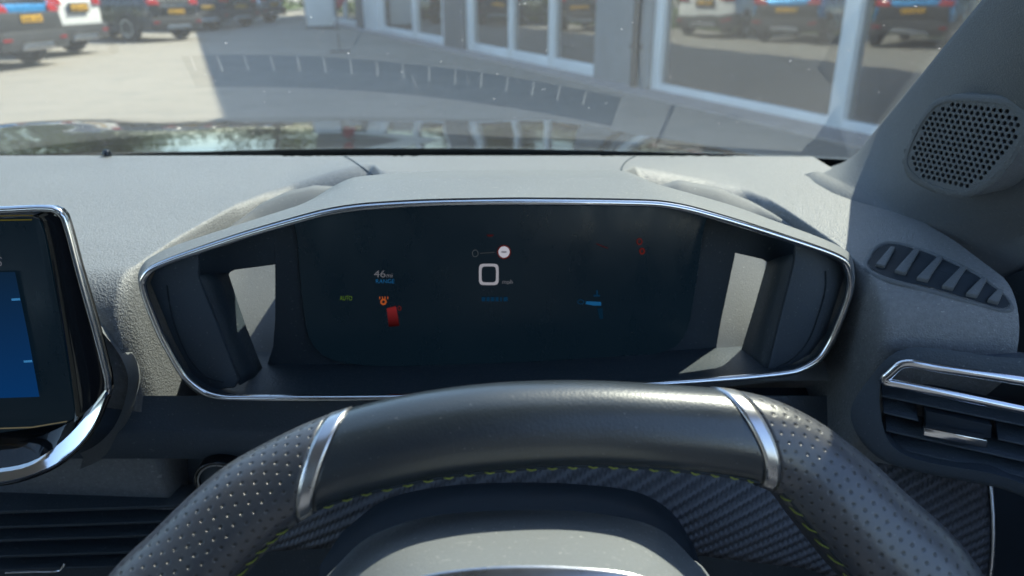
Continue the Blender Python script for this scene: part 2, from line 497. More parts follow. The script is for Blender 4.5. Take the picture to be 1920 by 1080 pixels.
# grass verge and trees behind the parked row
M['verge'] = plain('verge_soil_grass', (.075, .10, .03), .9, spec=.2, var=.35, nscale=5, bump=.03, bscale=25)
vg = mesh('verge', [(-13.0, -10, .03), (-40, -10, .03), (-40, 80, .03), (-17.0, 80, .03), (-12.8, 30, .03), (-13.0, 20, .03)], [(0, 1, 2, 3, 4, 5)], M['verge'], None, False)
tag(vg, kind='structure')
M['leaf'] = []
for i, c in enumerate(((.055, .09, .022), (.075, .115, .028), (.10, .14, .04))):
    k = NT('leaf_green_%d' % i); nz = k.noise(k.coord('Object'), 3, 3)
    cc = k.mixc(nz, tuple(x * .7 for x in c), tuple(x * 1.3 for x in c))
    b = k.bsdf(cc, .6, 0, .3); tl = k.n('BsdfTranslucent'); k.l(cc, tl.inputs[0])
    mx = k.n('MixShader'); mx.inputs[0].default_value = .3; k.l(b.outputs[0], mx.inputs[1]); k.l(tl.outputs[0], mx.inputs[2])
    M['leaf'].append(k.done(mx.outputs[0]))
M['bark'] = plain('bark', (.10, .08, .06), .9, spec=.2, var=.3, nscale=12, bump=.02, bscale=40)
gv, gf = [], []
for i in range(5000):
    x, y = random.uniform(-15.5, -12.9), random.uniform(12, 36); h = random.uniform(.08, .25); a = random.uniform(0, 6.28)
    dx, dy = math.cos(a) * .02, math.sin(a) * .02; b = len(gv)
    gv += [(x - dx, y - dy, .03), (x + dx, y + dy, .03), (x + random.uniform(-.06, .06), y + random.uniform(-.06, .06), .03 + h)]
    gf.append((b, b + 1, b + 2))
tag(mesh('grass', gv, gf, M['leaf'][2], None, False), 'rough green grass on the verge behind the parked cars', 'grass', kind='stuff')
def tree(loc, hgt, seed, leaf, label):
    rnd = random.Random(seed)
    t = thing('broadleaf_tree', label, 'tree', 'trees behind the parked cars', loc)
    tr = [Vector((0, 0, 0)), Vector((.1, .05, hgt * .2)), Vector((.0, .15, hgt * .45)), Vector((.1, 0, hgt * .8))]
    tp_ = spline(tr, 10)
    trunk = tube('trunk', tp_, [.22 * hgt / 8 * (1 - .085 * i) for i in range(10)], M['bark'], t, 9)
    clumps = []
    for i in range(26):
        a = rnd.uniform(0, 6.28); zz = rnd.uniform(.32, 1.0); rr = hgt * .30 * math.sin(math.pi * min(.97, (zz - .2) / .82)) ** .6 * rnd.uniform(.35, 1)
        clumps.append((Vector((rr * math.cos(a), rr * math.sin(a), hgt * zz)), hgt * rnd.uniform(.07, .13)))
    for i in range(5):
        c = clumps[i * 4][0]; s = tp_[4 + i]
        tube('limb', [s, s.lerp(c, .5) + Vector((0, 0, .1)), c], [.07, .05, .02], M['bark'], trunk, 6)
    vv, ff = [], []
    for c, r in clumps:
        for _ in range(150):
            d = Vector((rnd.gauss(0, 1), rnd.gauss(0, 1), rnd.gauss(0, .8))).normalized() * (r * rnd.uniform(.4, 1.15))
            p = c + d; s = hgt * rnd.uniform(.012, .026)
            e = Vector((rnd.gauss(0, 1), rnd.gauss(0, 1), rnd.gauss(0, 1))).normalized(); f = e.cross(Vector((rnd.gauss(0, 1), rnd.gauss(0, 1), rnd.gauss(0, 1)))).normalized()
            b = len(vv); vv += [p - e * s, p - f * s * .5, p + e * s, p + f * s * .5]; ff.append((b, b + 1, b + 2, b + 3))
    mesh('crown', vv, ff, M['leaf'][leaf], t, False)
for i, (x, y, h_, lf, lb) in enumerate((
        (-19, 14, 8.0, 1, 'bushy green tree behind the bright blue parked cars'),
        (-21, 24, 9.5, 0, 'tall dark green tree behind the dark grey car'),
        (-19, 35, 8.5, 2, 'pale green tree beyond the far end of the parked row'),
        (-15, 48, 10., 1, 'far green tree standing past the end of the showroom'),
        (-27, 44, 11., 0, 'large dark tree at the far corner of the yard'))):
    tree((x, y, .03), h_, 40 + i, lf, lb)

# the wood behind the yard reads as one green mass
rnd = random.Random(5); wv, wf = [], []
for i in range(24000):
    t = rnd.random(); y = 2 + 62 * t; x = -17.5 - 3.5 * rnd.random() + max(0, y - 40) * .55
    top = 4.6 + 1.6 * math.sin(y * .55) + .9 * math.sin(y * 1.7 + 1)
    z = top * rnd.random() ** .75; s = rnd.uniform(.10, .22)
    e = Vector((rnd.gauss(0, 1), rnd.gauss(0, 1), rnd.gauss(0, 1))).normalized(); f = e.cross(Vector((rnd.gauss(0, 1), rnd.gauss(0, 1), rnd.gauss(0, 1)))).normalized()
    p = Vector((x + rnd.gauss(0, .35), y, z)); b = len(wv)
    wv += [p - e * s, p - f * s * .6, p + e * s, p + f * s * .6]; wf.append((b, b + 1, b + 2, b + 3))
tag(mesh('woodland', wv, wf, M['leaf'][1], None, False), 'dense green woodland edge beyond the verge and parked cars', 'woodland', kind='stuff')

# ------------------------------------------------------------------ parked cars
M['tyre'] = plain('tyre_rubber', (.018, .018, .019), .8, spec=.3, var=.15)
M['alloy'] = plain('alloy_wheel', (.66, .67, .69), .35, .4, var=.05)
M['clad'] = plain('dark_bumper_plastic', (.035, .038, .042), .55, var=.1, nscale=8)
M['plate_yellow'] = plain('yellow_plate', (.75, .42, .02), .35, var=.04)
M['plate_ink'] = plain('plate_ink', (.02, .02, .02), .5)
M['tail_red'] = plain('tail_light_red', (.35, .012, .015), .12, coat=.6, var=.1)
M['car_dark_glass'] = plain('tinted_car_window', (.012, .014, .016), .05, spec=.6, var=.05)
def paint(name, c, metal=.25): return plain(name, c, .28, metal, .5, .9, var=.04, nscale=3)
def make_car(label, mat, loc, heading, L=4.25, hgt=1.60, plate_z=.86, low=True, chrome_bar=False, clad_top=0.0):
    t = thing('parked_car', label, 'car', 'cars parked along the verge', loc, -heading)
    k = hgt / 1.60
    st = [(0.00, .78, .40, .93, .96, .70), (.05, .85, .33, .96, 1.05, .69), (.16, .895, .30, .98, 1.22, .665), (.40, .905, .28, .98, 1.51, .61),
          (.80, .91, .26, .98, 1.585, .62), (2.0, .91, .26, .97, 1.60, .63), (2.55, .91, .26, .965, 1.55, .61), (3.02, .905, .27, .96, 1.17, .66),
          (3.22, .90, .27, .945, 1.01, .72), (3.9, .87, .29, .88, .93, .66), (4.17, .80, .36, .74, .80, .58), (4.25, .70, .45, .62, .66, .5)]
    st = [(y * L / 4.25, w, zb, bl * k, rf * k, wr) for y, w, zb, bl, rf, wr in st]
    rows = []
    for y, w, zb, bl, rf, wr in st:
        half = [(0, zb), (w * .86, zb), (w * .965, zb + .13), (w, .60), (w * .985, bl - .10), (w * .955, bl), (wr + (w * .955 - wr) * .45, bl + (rf - bl) * .50), (wr, rf - (rf - bl) * .10), (wr * .72, rf), (0, rf + .012)]
        ring = [Vector((x, y, z)) for x, z in half] + [Vector((-x, y, z)) for x, z in reversed(half[1:-1])]
        rows.append(ring)
    n = len(rows[0]); vv = [p for r in rows for p in r]
    ff = grid_faces(len(rows), n, True) + [tuple(range(n)), tuple(range(len(vv) - n, len(vv)))]
    body = mesh('body', vv, ff, mat, t, True, None, 40)
    sb = body.modifiers.new('round', 'SUBSURF'); sb.levels = 1; sb.render_levels = 2
    # glazing
    def Lp(s, f):  # point on the right flank glasshouse at station interpolation
        for a, b in zip(st, st[1:]):
            if a[0] <= s <= b[0]:
                q = (s - a[0]) / (b[0] - a[0]); y, w, zb, bl, rf, wr = (a[i] + (b[i] - a[i]) * q for i in range(6)); break
        return Vector((w * .955 + (wr - w * .955) * f + .006, s, bl + (rf - bl) * .9 * f + .004))
    sc_ = L / 4.25
    for a, b in ((.50, 1.12), (1.18, 2.02), (2.08, 2.80)):
        for s in (1, -1):
            q = [Lp(a * sc_, .10), Lp(b * sc_, .10), Lp(min(b, 2.60) * sc_, .88), Lp(a * sc_ + .05, .88)]
            slab('side_window', [Vector((p.x * s, p.y, p.z)) for p in q], (.006 * s, 0, 0), M['car_dark_glass'], t)
    slab('rear_window', [(-.60, .075 * sc_, 1.06 * k), (.60, .075 * sc_, 1.06 * k), (.52, .36 * sc_, 1.47 * k), (-.52, .36 * sc_, 1.47 * k)], (0, -.03, .018), M['car_dark_glass'], t, .004)
    slab('windscreen', [(-.66, 3.10 * sc_, 1.12 * k), (.66, 3.10 * sc_, 1.12 * k), (.55, 2.62 * sc_, 1.53 * k), (-.55, 2.62 * sc_, 1.53 * k)], (0, .03, .03), M['car_dark_glass'], t, .004)
    # rear bumper and lower trim
    bz = .62 if low else .5
    loop = [(-.86, -.045), (-.5, -.075), (0, -.085), (.5, -.075), (.86, -.045), (.925, .12), (.925, .42), (-.925, .42), (-.925, .12)]
    bp = slab('rear_bumper', [(x, y, .30) for x, y in loop], (0, 0, bz - .30), M['clad'], t, .025, True)
    slab('skid_plate', [(-.42, -.10, .31), (.42, -.10, .31), (.36, -.10, .42), (-.36, -.10, .42)], (0, .03, 0), M['satin'], bp, .006)
    for s in (1, -1):
        slab('reflector', [(s * .62, -.075, .47), (s * .80, -.062, .47), (s * .80, -.062, .51), (s * .62, -.075, .51)], (0, -.012, 0), M['tail_red'], bp)
        slab('tail_light', [(s * .50, -.012, .93 * k), (s * .83, .02, .93 * k), (s * .86, .10, 1.06 * k), (s * .62, .055, 1.08 * k), (s * .52, .02, 1.03 * k)], (0, -.035, 0), M['tail_red'], t, .008)
        slab('sill', [(s * .915, .6, .26), (s * .915, 3.5 * sc_, .26), (s * .925, 3.5 * sc_, .38), (s * .925, .6, .38)], (s * .012, 0, 0), M['clad'], t)
    if clad_top:
        slab('tailgate_panel', [(-.80, .0, .60), (.80, .0, .60), (.74, .0, clad_top), (-.74, .0, clad_top)], (0, -.05, 0), M['clad'], t, .012, True)
    if chrome_bar: box('chrome_bar', (0, -.055, .90 * k), (1.05, .05, .045), M['chrome'], t, .008)
    pz = plate_z
    yb_ = -.055 if pz > bz else -.10
    np_ = box('number_plate', (0, yb_, pz), (.52, .02, .115), M['plate_yellow'], t, .004)
    for i in range(7):
        x = -.20 + i * .062 + (.03 if i > 3 else 0)
        box('character', (x, yb_ - .0115, pz), (.035, .003, .07), M['plate_ink'], np_)
        box('character', (x + .004, yb_ - .0118, pz + .006), (.014, .0032, .03), M['plate_yellow'], np_)
    box('plate_recess', (0, yb_ + .02, pz), (.66, .03, .20), M['clad'], t, .01)
    # wheels
    for s in (1, -1):
        for wy in (.78 * sc_, 3.38 * sc_):
            arch = [Vector((s * .915, wy + .42 * math.cos(a), .34 + .42 * math.sin(a))) for a in [math.pi * i / 14 * 1.16 - .25 for i in range(15)]]
            slab('wheel_arch', arch, (s * .016, 0, 0), M['clad'], t)
            w = bpy.data.objects.new('wheel', None); COL.objects.link(w); w.parent = t; w.location = (s * .83, wy, .34)
            prof = [(.21, -.10), (.30, -.115), (.335, -.09), (.34, 0), (.335, .09), (.30, .115), (.215, .105), (.20, .06)]
            ring = [[Vector((x, r * math.cos(a), r * math.sin(a))) for r, x in prof] for a in [2 * math.pi * i / 28 for i in range(29)]]
            rows_mesh('tyre', ring, M['tyre'], w, sharp=50)
            vr, fr = [], []
            def quad(*p):
                b = len(vr); vr.extend(p); fr.append(tuple(range(b, b + len(p))))
            xo = s * .085
            for i in range(5):
                a = 2 * math.pi * i / 5
                for da in (-.16, .16):
                    pr = [(.04, a + da * 1.2 - .22), (.04, a + da * 1.2 + .22), (.205, a + da + .07), (.205, a + da - .07)]
                    quad(*[Vector((xo - s * (.0 if r > .1 else .012), r * math.cos(q), r * math.sin(q))) for r, q in pr])
            for i in range(28):
                a, b = 2 * math.pi * i / 28, 2 * math.pi * (i + 1) / 28
                quad(*[Vector((xo + s * .006, r * math.cos(q), r * math.sin(q))) for r, q in ((.195, a), (.222, a), (.222, b), (.195, b))])
            quad(*[Vector((xo + s * .002, .045 * math.cos(q), .045 * math.sin(q))) for q in [2 * math.pi * i / 12 for i in range(12)]])
            rim = mesh('rim', vr, fr, M['alloy'], w, False)
            sdm = rim.modifiers.new('thick', 'SOLIDIFY'); sdm.thickness = .012
            poly('brake_back', [Vector((s * .03, .2 * math.cos(q), .2 * math.sin(q))) for q in [2 * math.pi * i / 20 for i in range(20)]], M['tyre'], w)
    return t
P_BLUE = paint('bright_blue_paint', (.01, .23, .52), .3); P_WHITE = paint('white_car_paint', (.80, .81, .80), 0)
P_GREY = paint('dark_grey_paint', (.05, .056, .062), .5); P_NAVY = paint('dark_blue_paint', (.02, .03, .06), .4); P_SILV = paint('silver_paint', (.45, .47, .50), .6)
HD = R(-84)
def at_plate(px, py, z): p = UZ(px, py, z); return Vector((p.x, p.y, 0))
make_car('bright blue car nearest on the verge row, partly cut by the frame', P_BLUE, at_plate(54, 35, .82), HD, 4.3, 1.6, .82, clad_top=.93)
make_car('white tall car with a grey bumper beside the bright blue one', P_WHITE, at_plate(144, 14, .945), HD, 4.6, 1.72, .945)
make_car('dark grey car with alloy wheel and chrome bar above its yellow plate', P_GREY, at_plate(328, 22, .74), R(-66), 4.4, 1.58, .74, True, True)
make_car('black car next along from the dark grey one', P_NAVY, at_plate(388, 14, .74), R(-62), 4.2, 1.55, .74)
make_car('smaller dark car with orange looking plate, farthest dark one of the row', P_GREY, at_plate(450, 12, .72), R(-60), 4.1, 1.5, .72)
make_car('pale silver car past the dark cars near the white totem', P_SILV, at_plate(512, 8, .72), R(-75), 4.2, 1.5, .72)
make_car('second bright blue car, seen only as a reflection in the shop windows', P_BLUE, (-8.3, 10.7, 0), HD, 4.3, 1.6, .82, clad_top=.93)

# ================================================================== THE CAR AROUND THE CAMERA
from mathutils.bvhtree import BVHTree
def Z(d): return H + d
def bvh_of(o):
    me = o.data
    return BVHTree.FromPolygons([v.co.copy() for v in me.vertices], [tuple(p.vertices) for p in me.polygons])
def cast(bv, px, py, lift=0.0):
    h, n, i, d = bv.ray_cast(Vector((0, 0, H)), ray(px, py).normalized())
    if h is None:
        d_ = ray(px, py); h = UZ(px, py, Z(-.176)); n = Vector((0, 0, 1)); return h + n * lift, n
    if n.dot(ray(px, py)) > 0: n = -n
    return h + n * lift, n

# ------------------------------------------------------------------ windscreen
def yb(x): return .935 - .27 * (x + .40) ** 2
def zb(x): return -(.175 - .03 * x)
def glass(x0, s, off=0.0):
    k = (x0 + .4) / .762
    return Vector((x0 - .208 * s * k, yb(x0) - .866 * s - off * .5, Z(zb(x0) + .5 * s - off * .866)))
ws = thing('windscreen', 'raked dusty windscreen glass with reflections of the dashboard top', 'windscreen')
rows = [[glass(-1.174 + 1.548 * j / 60, -.10 + 1.0 * i / 40) for j in range(61)] for i in range(41)]
gl = rows_mesh('pane', rows, M['windscreen'], ws)
rows = [[glass(-1.174 + 1.548 * j / 60, -.10 + (.092) * i / 6, .0015) for j in range(61)] for i in range(7)]
M['frit'] = plain('dusty_frit', (.075, .092, .105), .7, var=.2, nscale=40)
rows_mesh('frit_band', rows, M['frit'], ws)

# ------------------------------------------------------------------ bonnet and scuttle
def bonnet_mat():
    k = NT('dark_bonnet_paint')
    nz = k.noise(k.coord('Object'), 40, 3)
    return k.done(k.bsdf((.010, .013, .015), .045, 0, .38, 0.0, k.bump(k.noise(k.coord('Object'), 2.2, 2), .006)).outputs[0])
M['bonnet'] = bonnet_mat()
bon = thing('bonnet', 'glossy black car bonnet beyond the windscreen mirroring the yard', 'bonnet')
BT = [(.97, -.198), (1.05, -.202), (1.2, -.2095), (1.45, -.234), (1.7, -.268), (1.86, -.306), (1.97, -.365), (2.03, -.46), (2.05, -.7)]
rows = []
for y, z in [(a, b) for a, b in [(p.x, p.y) for p in spline([(a, b, 0) for a, b in BT], 26)]]:
    r = []
    for j in range(41):
        q = -1 + 2 * j / 40; x = -.40 + .86 * q
        yy = y - .30 * q * q * smoothstep(1.2, 2.0, y) - .20 * q * q * (1 - smoothstep(.99, 1.4, y))
        r.append(Vector((x, yy, Z(z - .055 * abs(q) ** 3 + .012 * math.exp(-((abs(q) - .55) / .12) ** 2)))))
    rows.append(r)
rows_mesh('skin', rows, M['bonnet'], bon)
for s in (1, -1):
    rows = []
    for y in (.75, 1.0, 1.4, 1.75):
        rows.append([Vector((-.40 + s * (.865 + a), y - .12 * (y - .75), Z(z_ - .06 * (y - .75)))) for a, z_ in ((0, -.272), (.03, -.285), (.055, -.33), (.06, -.5), (.06, -.8))])
    rows_mesh('wing', rows, M['bonnet'], bon)
rows = []
for i in range(5):
    rows.append([Vector((x, yb(x) + .004 + .022 * i, Z(zb(x) - .017 - .0045 * i))) for x in [-1.2 + 1.62 * j / 40 for j in range(41)]])
sct = rows_mesh('scuttle_panel', rows, M['clad'], None)
tag(sct, 'black plastic scuttle panel at the foot of the windscreen', 'scuttle panel')

# ------------------------------------------------------------------ dashboard
TOP = [(.38, -.180), (.44, -.1715), (.5, -.166), (.6, -.1645), (.7, -.1635), (.775, -.1625), (.785, -.1715), (.84, -.1790), (.90, -.192), (.97, -.24)]
def ztop(x, y):
    z = interp(TOP, y)
    bx = smoothstep(-.215, -.128, x) * (1 - smoothstep(.085, .215, x))
    by = max(0, 1 - (y - .53) / .245) ** 1.15 if y > .53 else 1.0
    return z + .042 * bx * by
YF = [(-1.5, .425), (-.25, .425), (-.228, .560), (-.212, .602), (-.195, .625), (-.125, .625), (-.10, .520), (.085, .520), (.11, .625), (.175, .625), (.205, .608), (.219, .570), (.2335, .42), (.4, .405)]
dash = thing('dashboard', 'grey grained dashboard with dark lower fascia stretching below the windscreen', 'dashboard')
cols = []
xs = [-1.3 + 1.03 * j / 60 for j in range(60)] + [-.27 + .585 * j / 150 for j in range(151)]
for x in xs:
    yf = interp(YF, x); c = []
    y1 = yf + .035
    for i in range(56):
        y = .97 + (y1 - .97) * i / 55; c.append(Vector((x, y, Z(ztop(x, y)))))
    z1 = ztop(x, y1)
    for i in range(1, 11):
        a = math.pi / 2 * i / 10
        c.append(Vector((x, y1 - .035 * math.sin(a), Z(z1 - .045 * (1 - math.cos(a))))))
    for i in range(1, 8): c.append(Vector((x, yf + .004 * i, Z(z1 - .045 - .028 * i))))
    cols.append(c)
pad = rows_mesh('top_pad', [[c[i] for c in cols] for i in range(len(cols[0]))], M['pad'], dash)
PADB = bvh_of(pad)
def on_pad(x, y, lift=0.0):
    return Vector((x, y, Z(ztop(x, y) + lift)))
# seams of the raised centre section
for pts in (((632, 288), (655, 298), (678, 313), (699, 328)), ((1196, 291), (1178, 300), (1168, 310), (1164, 322))):
    p = [cast(PADB, q.x, q.y, .0001)[0] for q in spline([(a, b, 0) for a, b in pts], 26)]
    p = [q for q in p if q.y < .77]
    tube('seam', p, .0008, M['fascia'], dash, 6)
# defroster panel, slot and fins
M['fin_grey'] = plain('pale_fin_plastic', (.27, .28, .29), .5, var=.05)
def dpan(x, y): return Vector((x, y - .10 * max(0, abs(x + .15) - .2) ** 2, Z(ztop(x, y) - .0006 if y > .784 else ztop(x, y) - .003)))
rows = [[dpan(x, y) for x in [-.80 + .965 * j / 60 for j in range(61)]] for y in (.7845, .790, .805, .82, .84, .865)]
rows_mesh('defroster_panel', rows, M['smooth_grey'], dash)
rows = [[dpan(x, y) + Vector((0, 0, .0012)) for x in [-.365 + .475 * j / 40 for j in range(41)]] for y in (.792, .81, .838)]
slot = rows_mesh('defroster_slot', rows, M['matt_black'], dash)
for i in range(16):
    x = -.355 + i * .0285
    p = dpan(x, .801)
    slab('fin', [p + Vector((-.0012, -.009, .001)), p + Vector((.0012, -.009, .001)), p + Vector((.0012, .010, .001)), p + Vector((-.0012, .010, .001))], (0, 0, .0018), M['fin_grey'], slot)
p = [dpan(.1665, y) + Vector((0, 0, .002)) for y in (.765, .786, .80, .82, .865)]
tube('panel_joint', p, .0020, M['matt_black'], dash, 6)
# light sensor dome
sp_, _n = cast(PADB, 201, 293, 0)
rr = []
for i in range(7):
    a = math.pi / 2 * i / 6
    rr.append([sp_ + Vector((.0052 * math.cos(a) * math.cos(t), .0052 * math.cos(a) * math.sin(t), .001 + .0062 * math.sin(a))) for t in [2 * math.pi * j / 16 for j in range(16)]])
sens = rows_mesh('light_sensor', rr, M['gloss_black'], None, True)
tag(sens, 'tiny glossy black sensor dome on the dashboard near the windscreen', 'sensor')
# lower fascia
rows = []
for y, z in ((.50, -.285), (.485, -.295), (.472, -.32), (.455, -.40), (.43, -.52), (.42, -.75)):
    rows.append([Vector((x, y, Z(z))) for x in [-1.3 + 1.64 * j / 20 for j in range(21)]])
rows_mesh('fascia', rows, M['dark_plastic'], dash)
# dark shelf below the binnacle
rows = [[UY(px, py + 0, Y + .08 * (px - 960) / 3000) for px in (120, 420, 640, 960, 1300, 1500, 1590)] for py, Y in ((742, .455), (800, .447), (812, .443), (860, .455))]
rows_mesh('shelf_edge', [spline(r, 30) for r in rows], M['fascia'], dash)
# carbon look trim strip
def zbot(x): return interp([(-.4, -.37), (-.05, -.34), (.08, -.345), (.20, -.365), (.27, -.395), (.36, -.41)], x)
v, uv, f = [], [], []
NX, NZ = 60, 14
for i in range(NZ + 1):
    for j in range(NX + 1):
        x = -.175 + .507 * j / NX; t = i / NZ
        z = -.292 + (zbot(x) + .292) * t
        y = .437 - .045 * t + .010 * math.sin(math.pi * t) * -1 + .06 * x * x
        v.append(Vector((x, y, Z(z)))); uv.append((x, z * 1.1))
    # panel faces
for i in range(NZ):
    for j in range(NX): f.append((i * (NX + 1) + j, i * (NX + 1) + j + 1, (i + 1) * (NX + 1) + j + 1, (i + 1) * (NX + 1) + j))
cb = mesh('carbon_trim', v, f, M['carbon'], dash, True, uv)
sd = cb.modifiers.new('thick', 'SOLIDIFY'); sd.thickness = .003
e0 = [Vector((.3325, .437 - .045 * t - .010 * math.sin(math.pi * t) + .06 * .1106 - .001, Z(-.292 + (zbot(.332) + .292) * t))) for t in [i / 10 for i in range(11)]]
tube('trim_edge', e0, .0014, M['satin'], dash, 8)

# ------------------------------------------------------------------ instrument binnacle
nB = Vector((.08, -1, 0)).normalized()
def B(px, py, off=0.0): return UPL(px, py, Vector((0, .43 + off, 0)), nB)
CT = [((960, 375), (960, 319), .085), ((1120, 376), (1110, 319.5), .085), ((1230, 379), (1172, 321), .08), ((1295, 390), (1236, 346), .052),
      ((1400, 420), (1375, 386), .042), ((1540, 466), (1543, 449), .028), ((1582, 486), (1592, 476), .025), ((1594, 520), (1603, 515), .025),
      ((1588, 560), (1597, 560), .025), ((1560, 630), (1570, 632), .03), ((1534, 670), (1542, 676), .03), ((1490, 693), (1495, 702), .03),
      ((1400, 704), (1400, 713), .03), ((1200, 719), (1200, 730), .03), ((960, 735), (960, 746), .03), ((700, 742), (700, 752), .03),
      ((430, 742), (428, 752), .03), ((385, 732), (380, 741), .03), ((345, 700), (338, 706), .03), ((305, 630), (297, 634), .03),
      ((276, 560), (268, 562), .025), ((268, 525), (260, 522), .025), ((283, 502), (276, 490), .025), ((330, 481), (333, 459), .028),
      ((460, 437), (456, 421), .032), ((600, 398), (572, 380), .042), ((680, 385), (662, 333), .075), ((800, 378), (820, 321), .085)]
def dens(key, n=8):
    """same number of samples between control points so rows stay matched"""
    P = [Vector(key(c)) for c in CT]; m = len(P); out = []
    for i in range(m):
        a, b, c, d = P[i - 1], P[i], P[(i + 1) % m], P[(i + 2) % m]
        for k in range(n):
            t = k / n
            # monotone-ish Catmull-Rom with reduced tension
            m1 = (c - a) * .35; m2 = (d - b) * .35
            L = (c - b).length
            if m1.length > L: m1 *= L / m1.length
            if m2.length > L: m2 *= L / m2.length
            out.append(b * (2 * t ** 3 - 3 * t * t + 1) + m1 * (t ** 3 - 2 * t * t + t) + c * (-2 * t ** 3 + 3 * t * t) + m2 * (t ** 3 - t * t))
    return out
def outward(c, k):
    b = Vector(c[0]); o = b - Vector((930, 560)); o.x *= .35; o.normalize(); return b + o * k
bin_ = thing('instrument_binnacle', 'wide hooded instrument binnacle with chrome rim and dark digital display', 'instrument panel')
r_bez = dens(lambda c: B(*c[0], 0.0))
r_lip = dens(lambda c: B(*outward(c, 5), -.0015))
r_out = dens(lambda c: B(*outward(c, 9), .004))
r_bk = dens(lambda c: B(*c[1], c[2]))
r_mid = [a.lerp(b, .5) + Vector((0, 0, .0025)) * max(0, min(1, (a.z - Z(-.20)) / .05)) for a, b in zip(r_out, r_bk)]
r_bk2 = [p + Vector((0, .004, -.006)) for p in r_bk]
rows_mesh('hood', [r_bez, r_lip, r_out, r_mid, r_bk, r_bk2], M['smooth_grey'], bin_, True, sharp=60)
bz = tube('chrome_bezel', [p + Vector((0, -.0008, -.001)) for p in r_bez], .0022, M['chrome'], bin_, 10, 1.0, True, ref=Vector((0, 1, 0)))
r_in0 = dens(lambda c: B(*outward(c, -3), .001))
r_in1 = dens(lambda c: B(*outward(c, -9), .008))
r_in2 = [p + Vector((0, .022, 0)) for p in r_in1]
r_in3 = [p + Vector((0, .049, 0)) for p in r_in1]
rows_mesh('inner_wall', [r_in0, r_in1, r_in2], M['dark_plastic'], bin_, True)
# floor of the cavity (the sides behind the cheeks stay open to the trays)
NB = len(r_in2)
fl = [i for i in range(NB) if r_in2[i].z < Z(-.205) and abs(r_in2[i].x) < .21]
rows_mesh('cavity_floor', [[r_in2[i] for i in fl], [r_in3[i] for i in fl], [r_in3[i] + Vector((0, .02, -.004)) for i in fl]], M['smooth_grey' if False else 'dark_plastic'], bin_)
tp_i = [i for i in list(range(NB - 40, NB)) + list(range(0, 40)) if r_in2[i].z > Z(-.168)]
rows_mesh('cavity_roof', [[r_in2[i] for i in tp_i], [r_in3[i] + Vector((0, .004, -.003)) for i in tp_i]], M['dark_plastic'], bin_)
# cheeks: flat outer panels, then the walls that turn back from them
for loop, A_, B_, nm in (
        ([(280, 530), (290, 508), (340, 482), (371, 472), (372, 519), (447, 714), (440, 728), (400, 732), (365, 712), (325, 640)], [(370, 516), (408, 620), (448, 722)], [(424, 512), (455, 605), (492, 700)], 'l'),
        ([(1584, 520), (1576, 494), (1540, 474), (1492, 458), (1490, 490), (1440, 690), (1445, 700), (1485, 684), (1520, 665), (1550, 625)], [(1492, 476), (1465, 590), (1436, 702)], [(1442, 492), (1418, 575), (1388, 672)], 'r')):
    slab('cheek_panel', [B(*q, .009) for q in loop], (0, .004, 0), M['fascia'], bin_, .0012, True)
    n_ = 12
    a = spline([B(*q, .011) for q in A_], n_); b = spline([B(*q, .042) for q in B_], n_)
    mid = [p.lerp(q, .5) + Vector((0, .002, 0)) for p, q in zip(a, b)]
    w = rows_mesh('cheek_wall', [a, mid, b], M['dark_plastic'], bin_)
    sd = w.modifiers.new('thick', 'SOLIDIFY'); sd.thickness = .0015
    cv = [(320, 540), (335, 520), (362, 512), (366, 514)] if nm == 'l' else [(1562, 520), (1550, 510), (1545, 560), (1530, 610)]
    line = [(313, 535), (318, 570), (333, 625), (357, 675), (385, 705), (420, 717)] if nm == 'l' else [(1548, 508), (1548, 540), (1535, 590), (1515, 640), (1488, 672), (1455, 690)]
    tube('panel_line', spline([B(*q, .0086) for q in line], 24), .0005, M['matt_black'], bin_, 6)
# back wall round the display, with an open slot each side
M['wall_dark'] = grained('cavity_wall', (.026, .038, .050), .55, 800, .0001, .35)
BO = .047
for nm_, loop in (('back_wall', [(515, 412), (516, 520), (516, 600), (512, 650), (492, 712), (1338, 712), (1344, 645), (1352, 600), (1378, 478), (1378, 405), (1230, 360), (1170, 345), (680, 350)]),
                  ('back_wall', [(345, 488), (452, 438), (515, 412), (515, 496), (440, 506), (430, 511), (424, 522), (345, 522)]),
                  ('back_wall', [(1378, 405), (1450, 432), (1545, 474), (1545, 540), (1446, 510), (1442, 494), (1430, 486), (1378, 474)])):
    slab(nm_, [B(*q, BO) for q in loop], (0, .003, 0), M['wall_dark'], bin_)
dl = [(552, 398), (556, 440), (570, 590), (582, 640), (606, 668), (650, 682), (760, 688), (960, 684), (1150, 673), (1230, 664), (1268, 650), (1288, 622), (1298, 580), (1318, 440), (1322, 395), (960, 380)]
disp = slab('display', spline([B(*q, .0435) for q in dl], 90, True), (0, .004, 0), M['screen'], bin_, .0008, True)
DO = .0428
def D(px, py, o=0.0): return B(px, py, DO - o)
e_white = emit_mat('display_white', (.62, .62, .70), 0.160); e_dim = emit_mat('display_dim_white', (.5, .52, .6), 0.072)
e_blue = emit_mat('display_blue', (.02, .20, .50), 0.128); e_dblue = emit_mat('display_dim_blue', (.02, .16, .38), 0.048)
e_red = emit_mat('display_red', (.55, .05, .05), 0.080); e_dred = emit_mat('display_dim_red', (.50, .06, .05), 0.056); e_fred = emit_mat('display_faint_red', (.35, .05, .06), 0.040)
e_or = emit_mat('display_orange', (.75, .16, .04), 0.136); e_gr = emit_mat('display_green', (.22, .42, .03), 0.104)
e_disc = emit_mat('display_disc', (.66, .66, .76), 0.216)
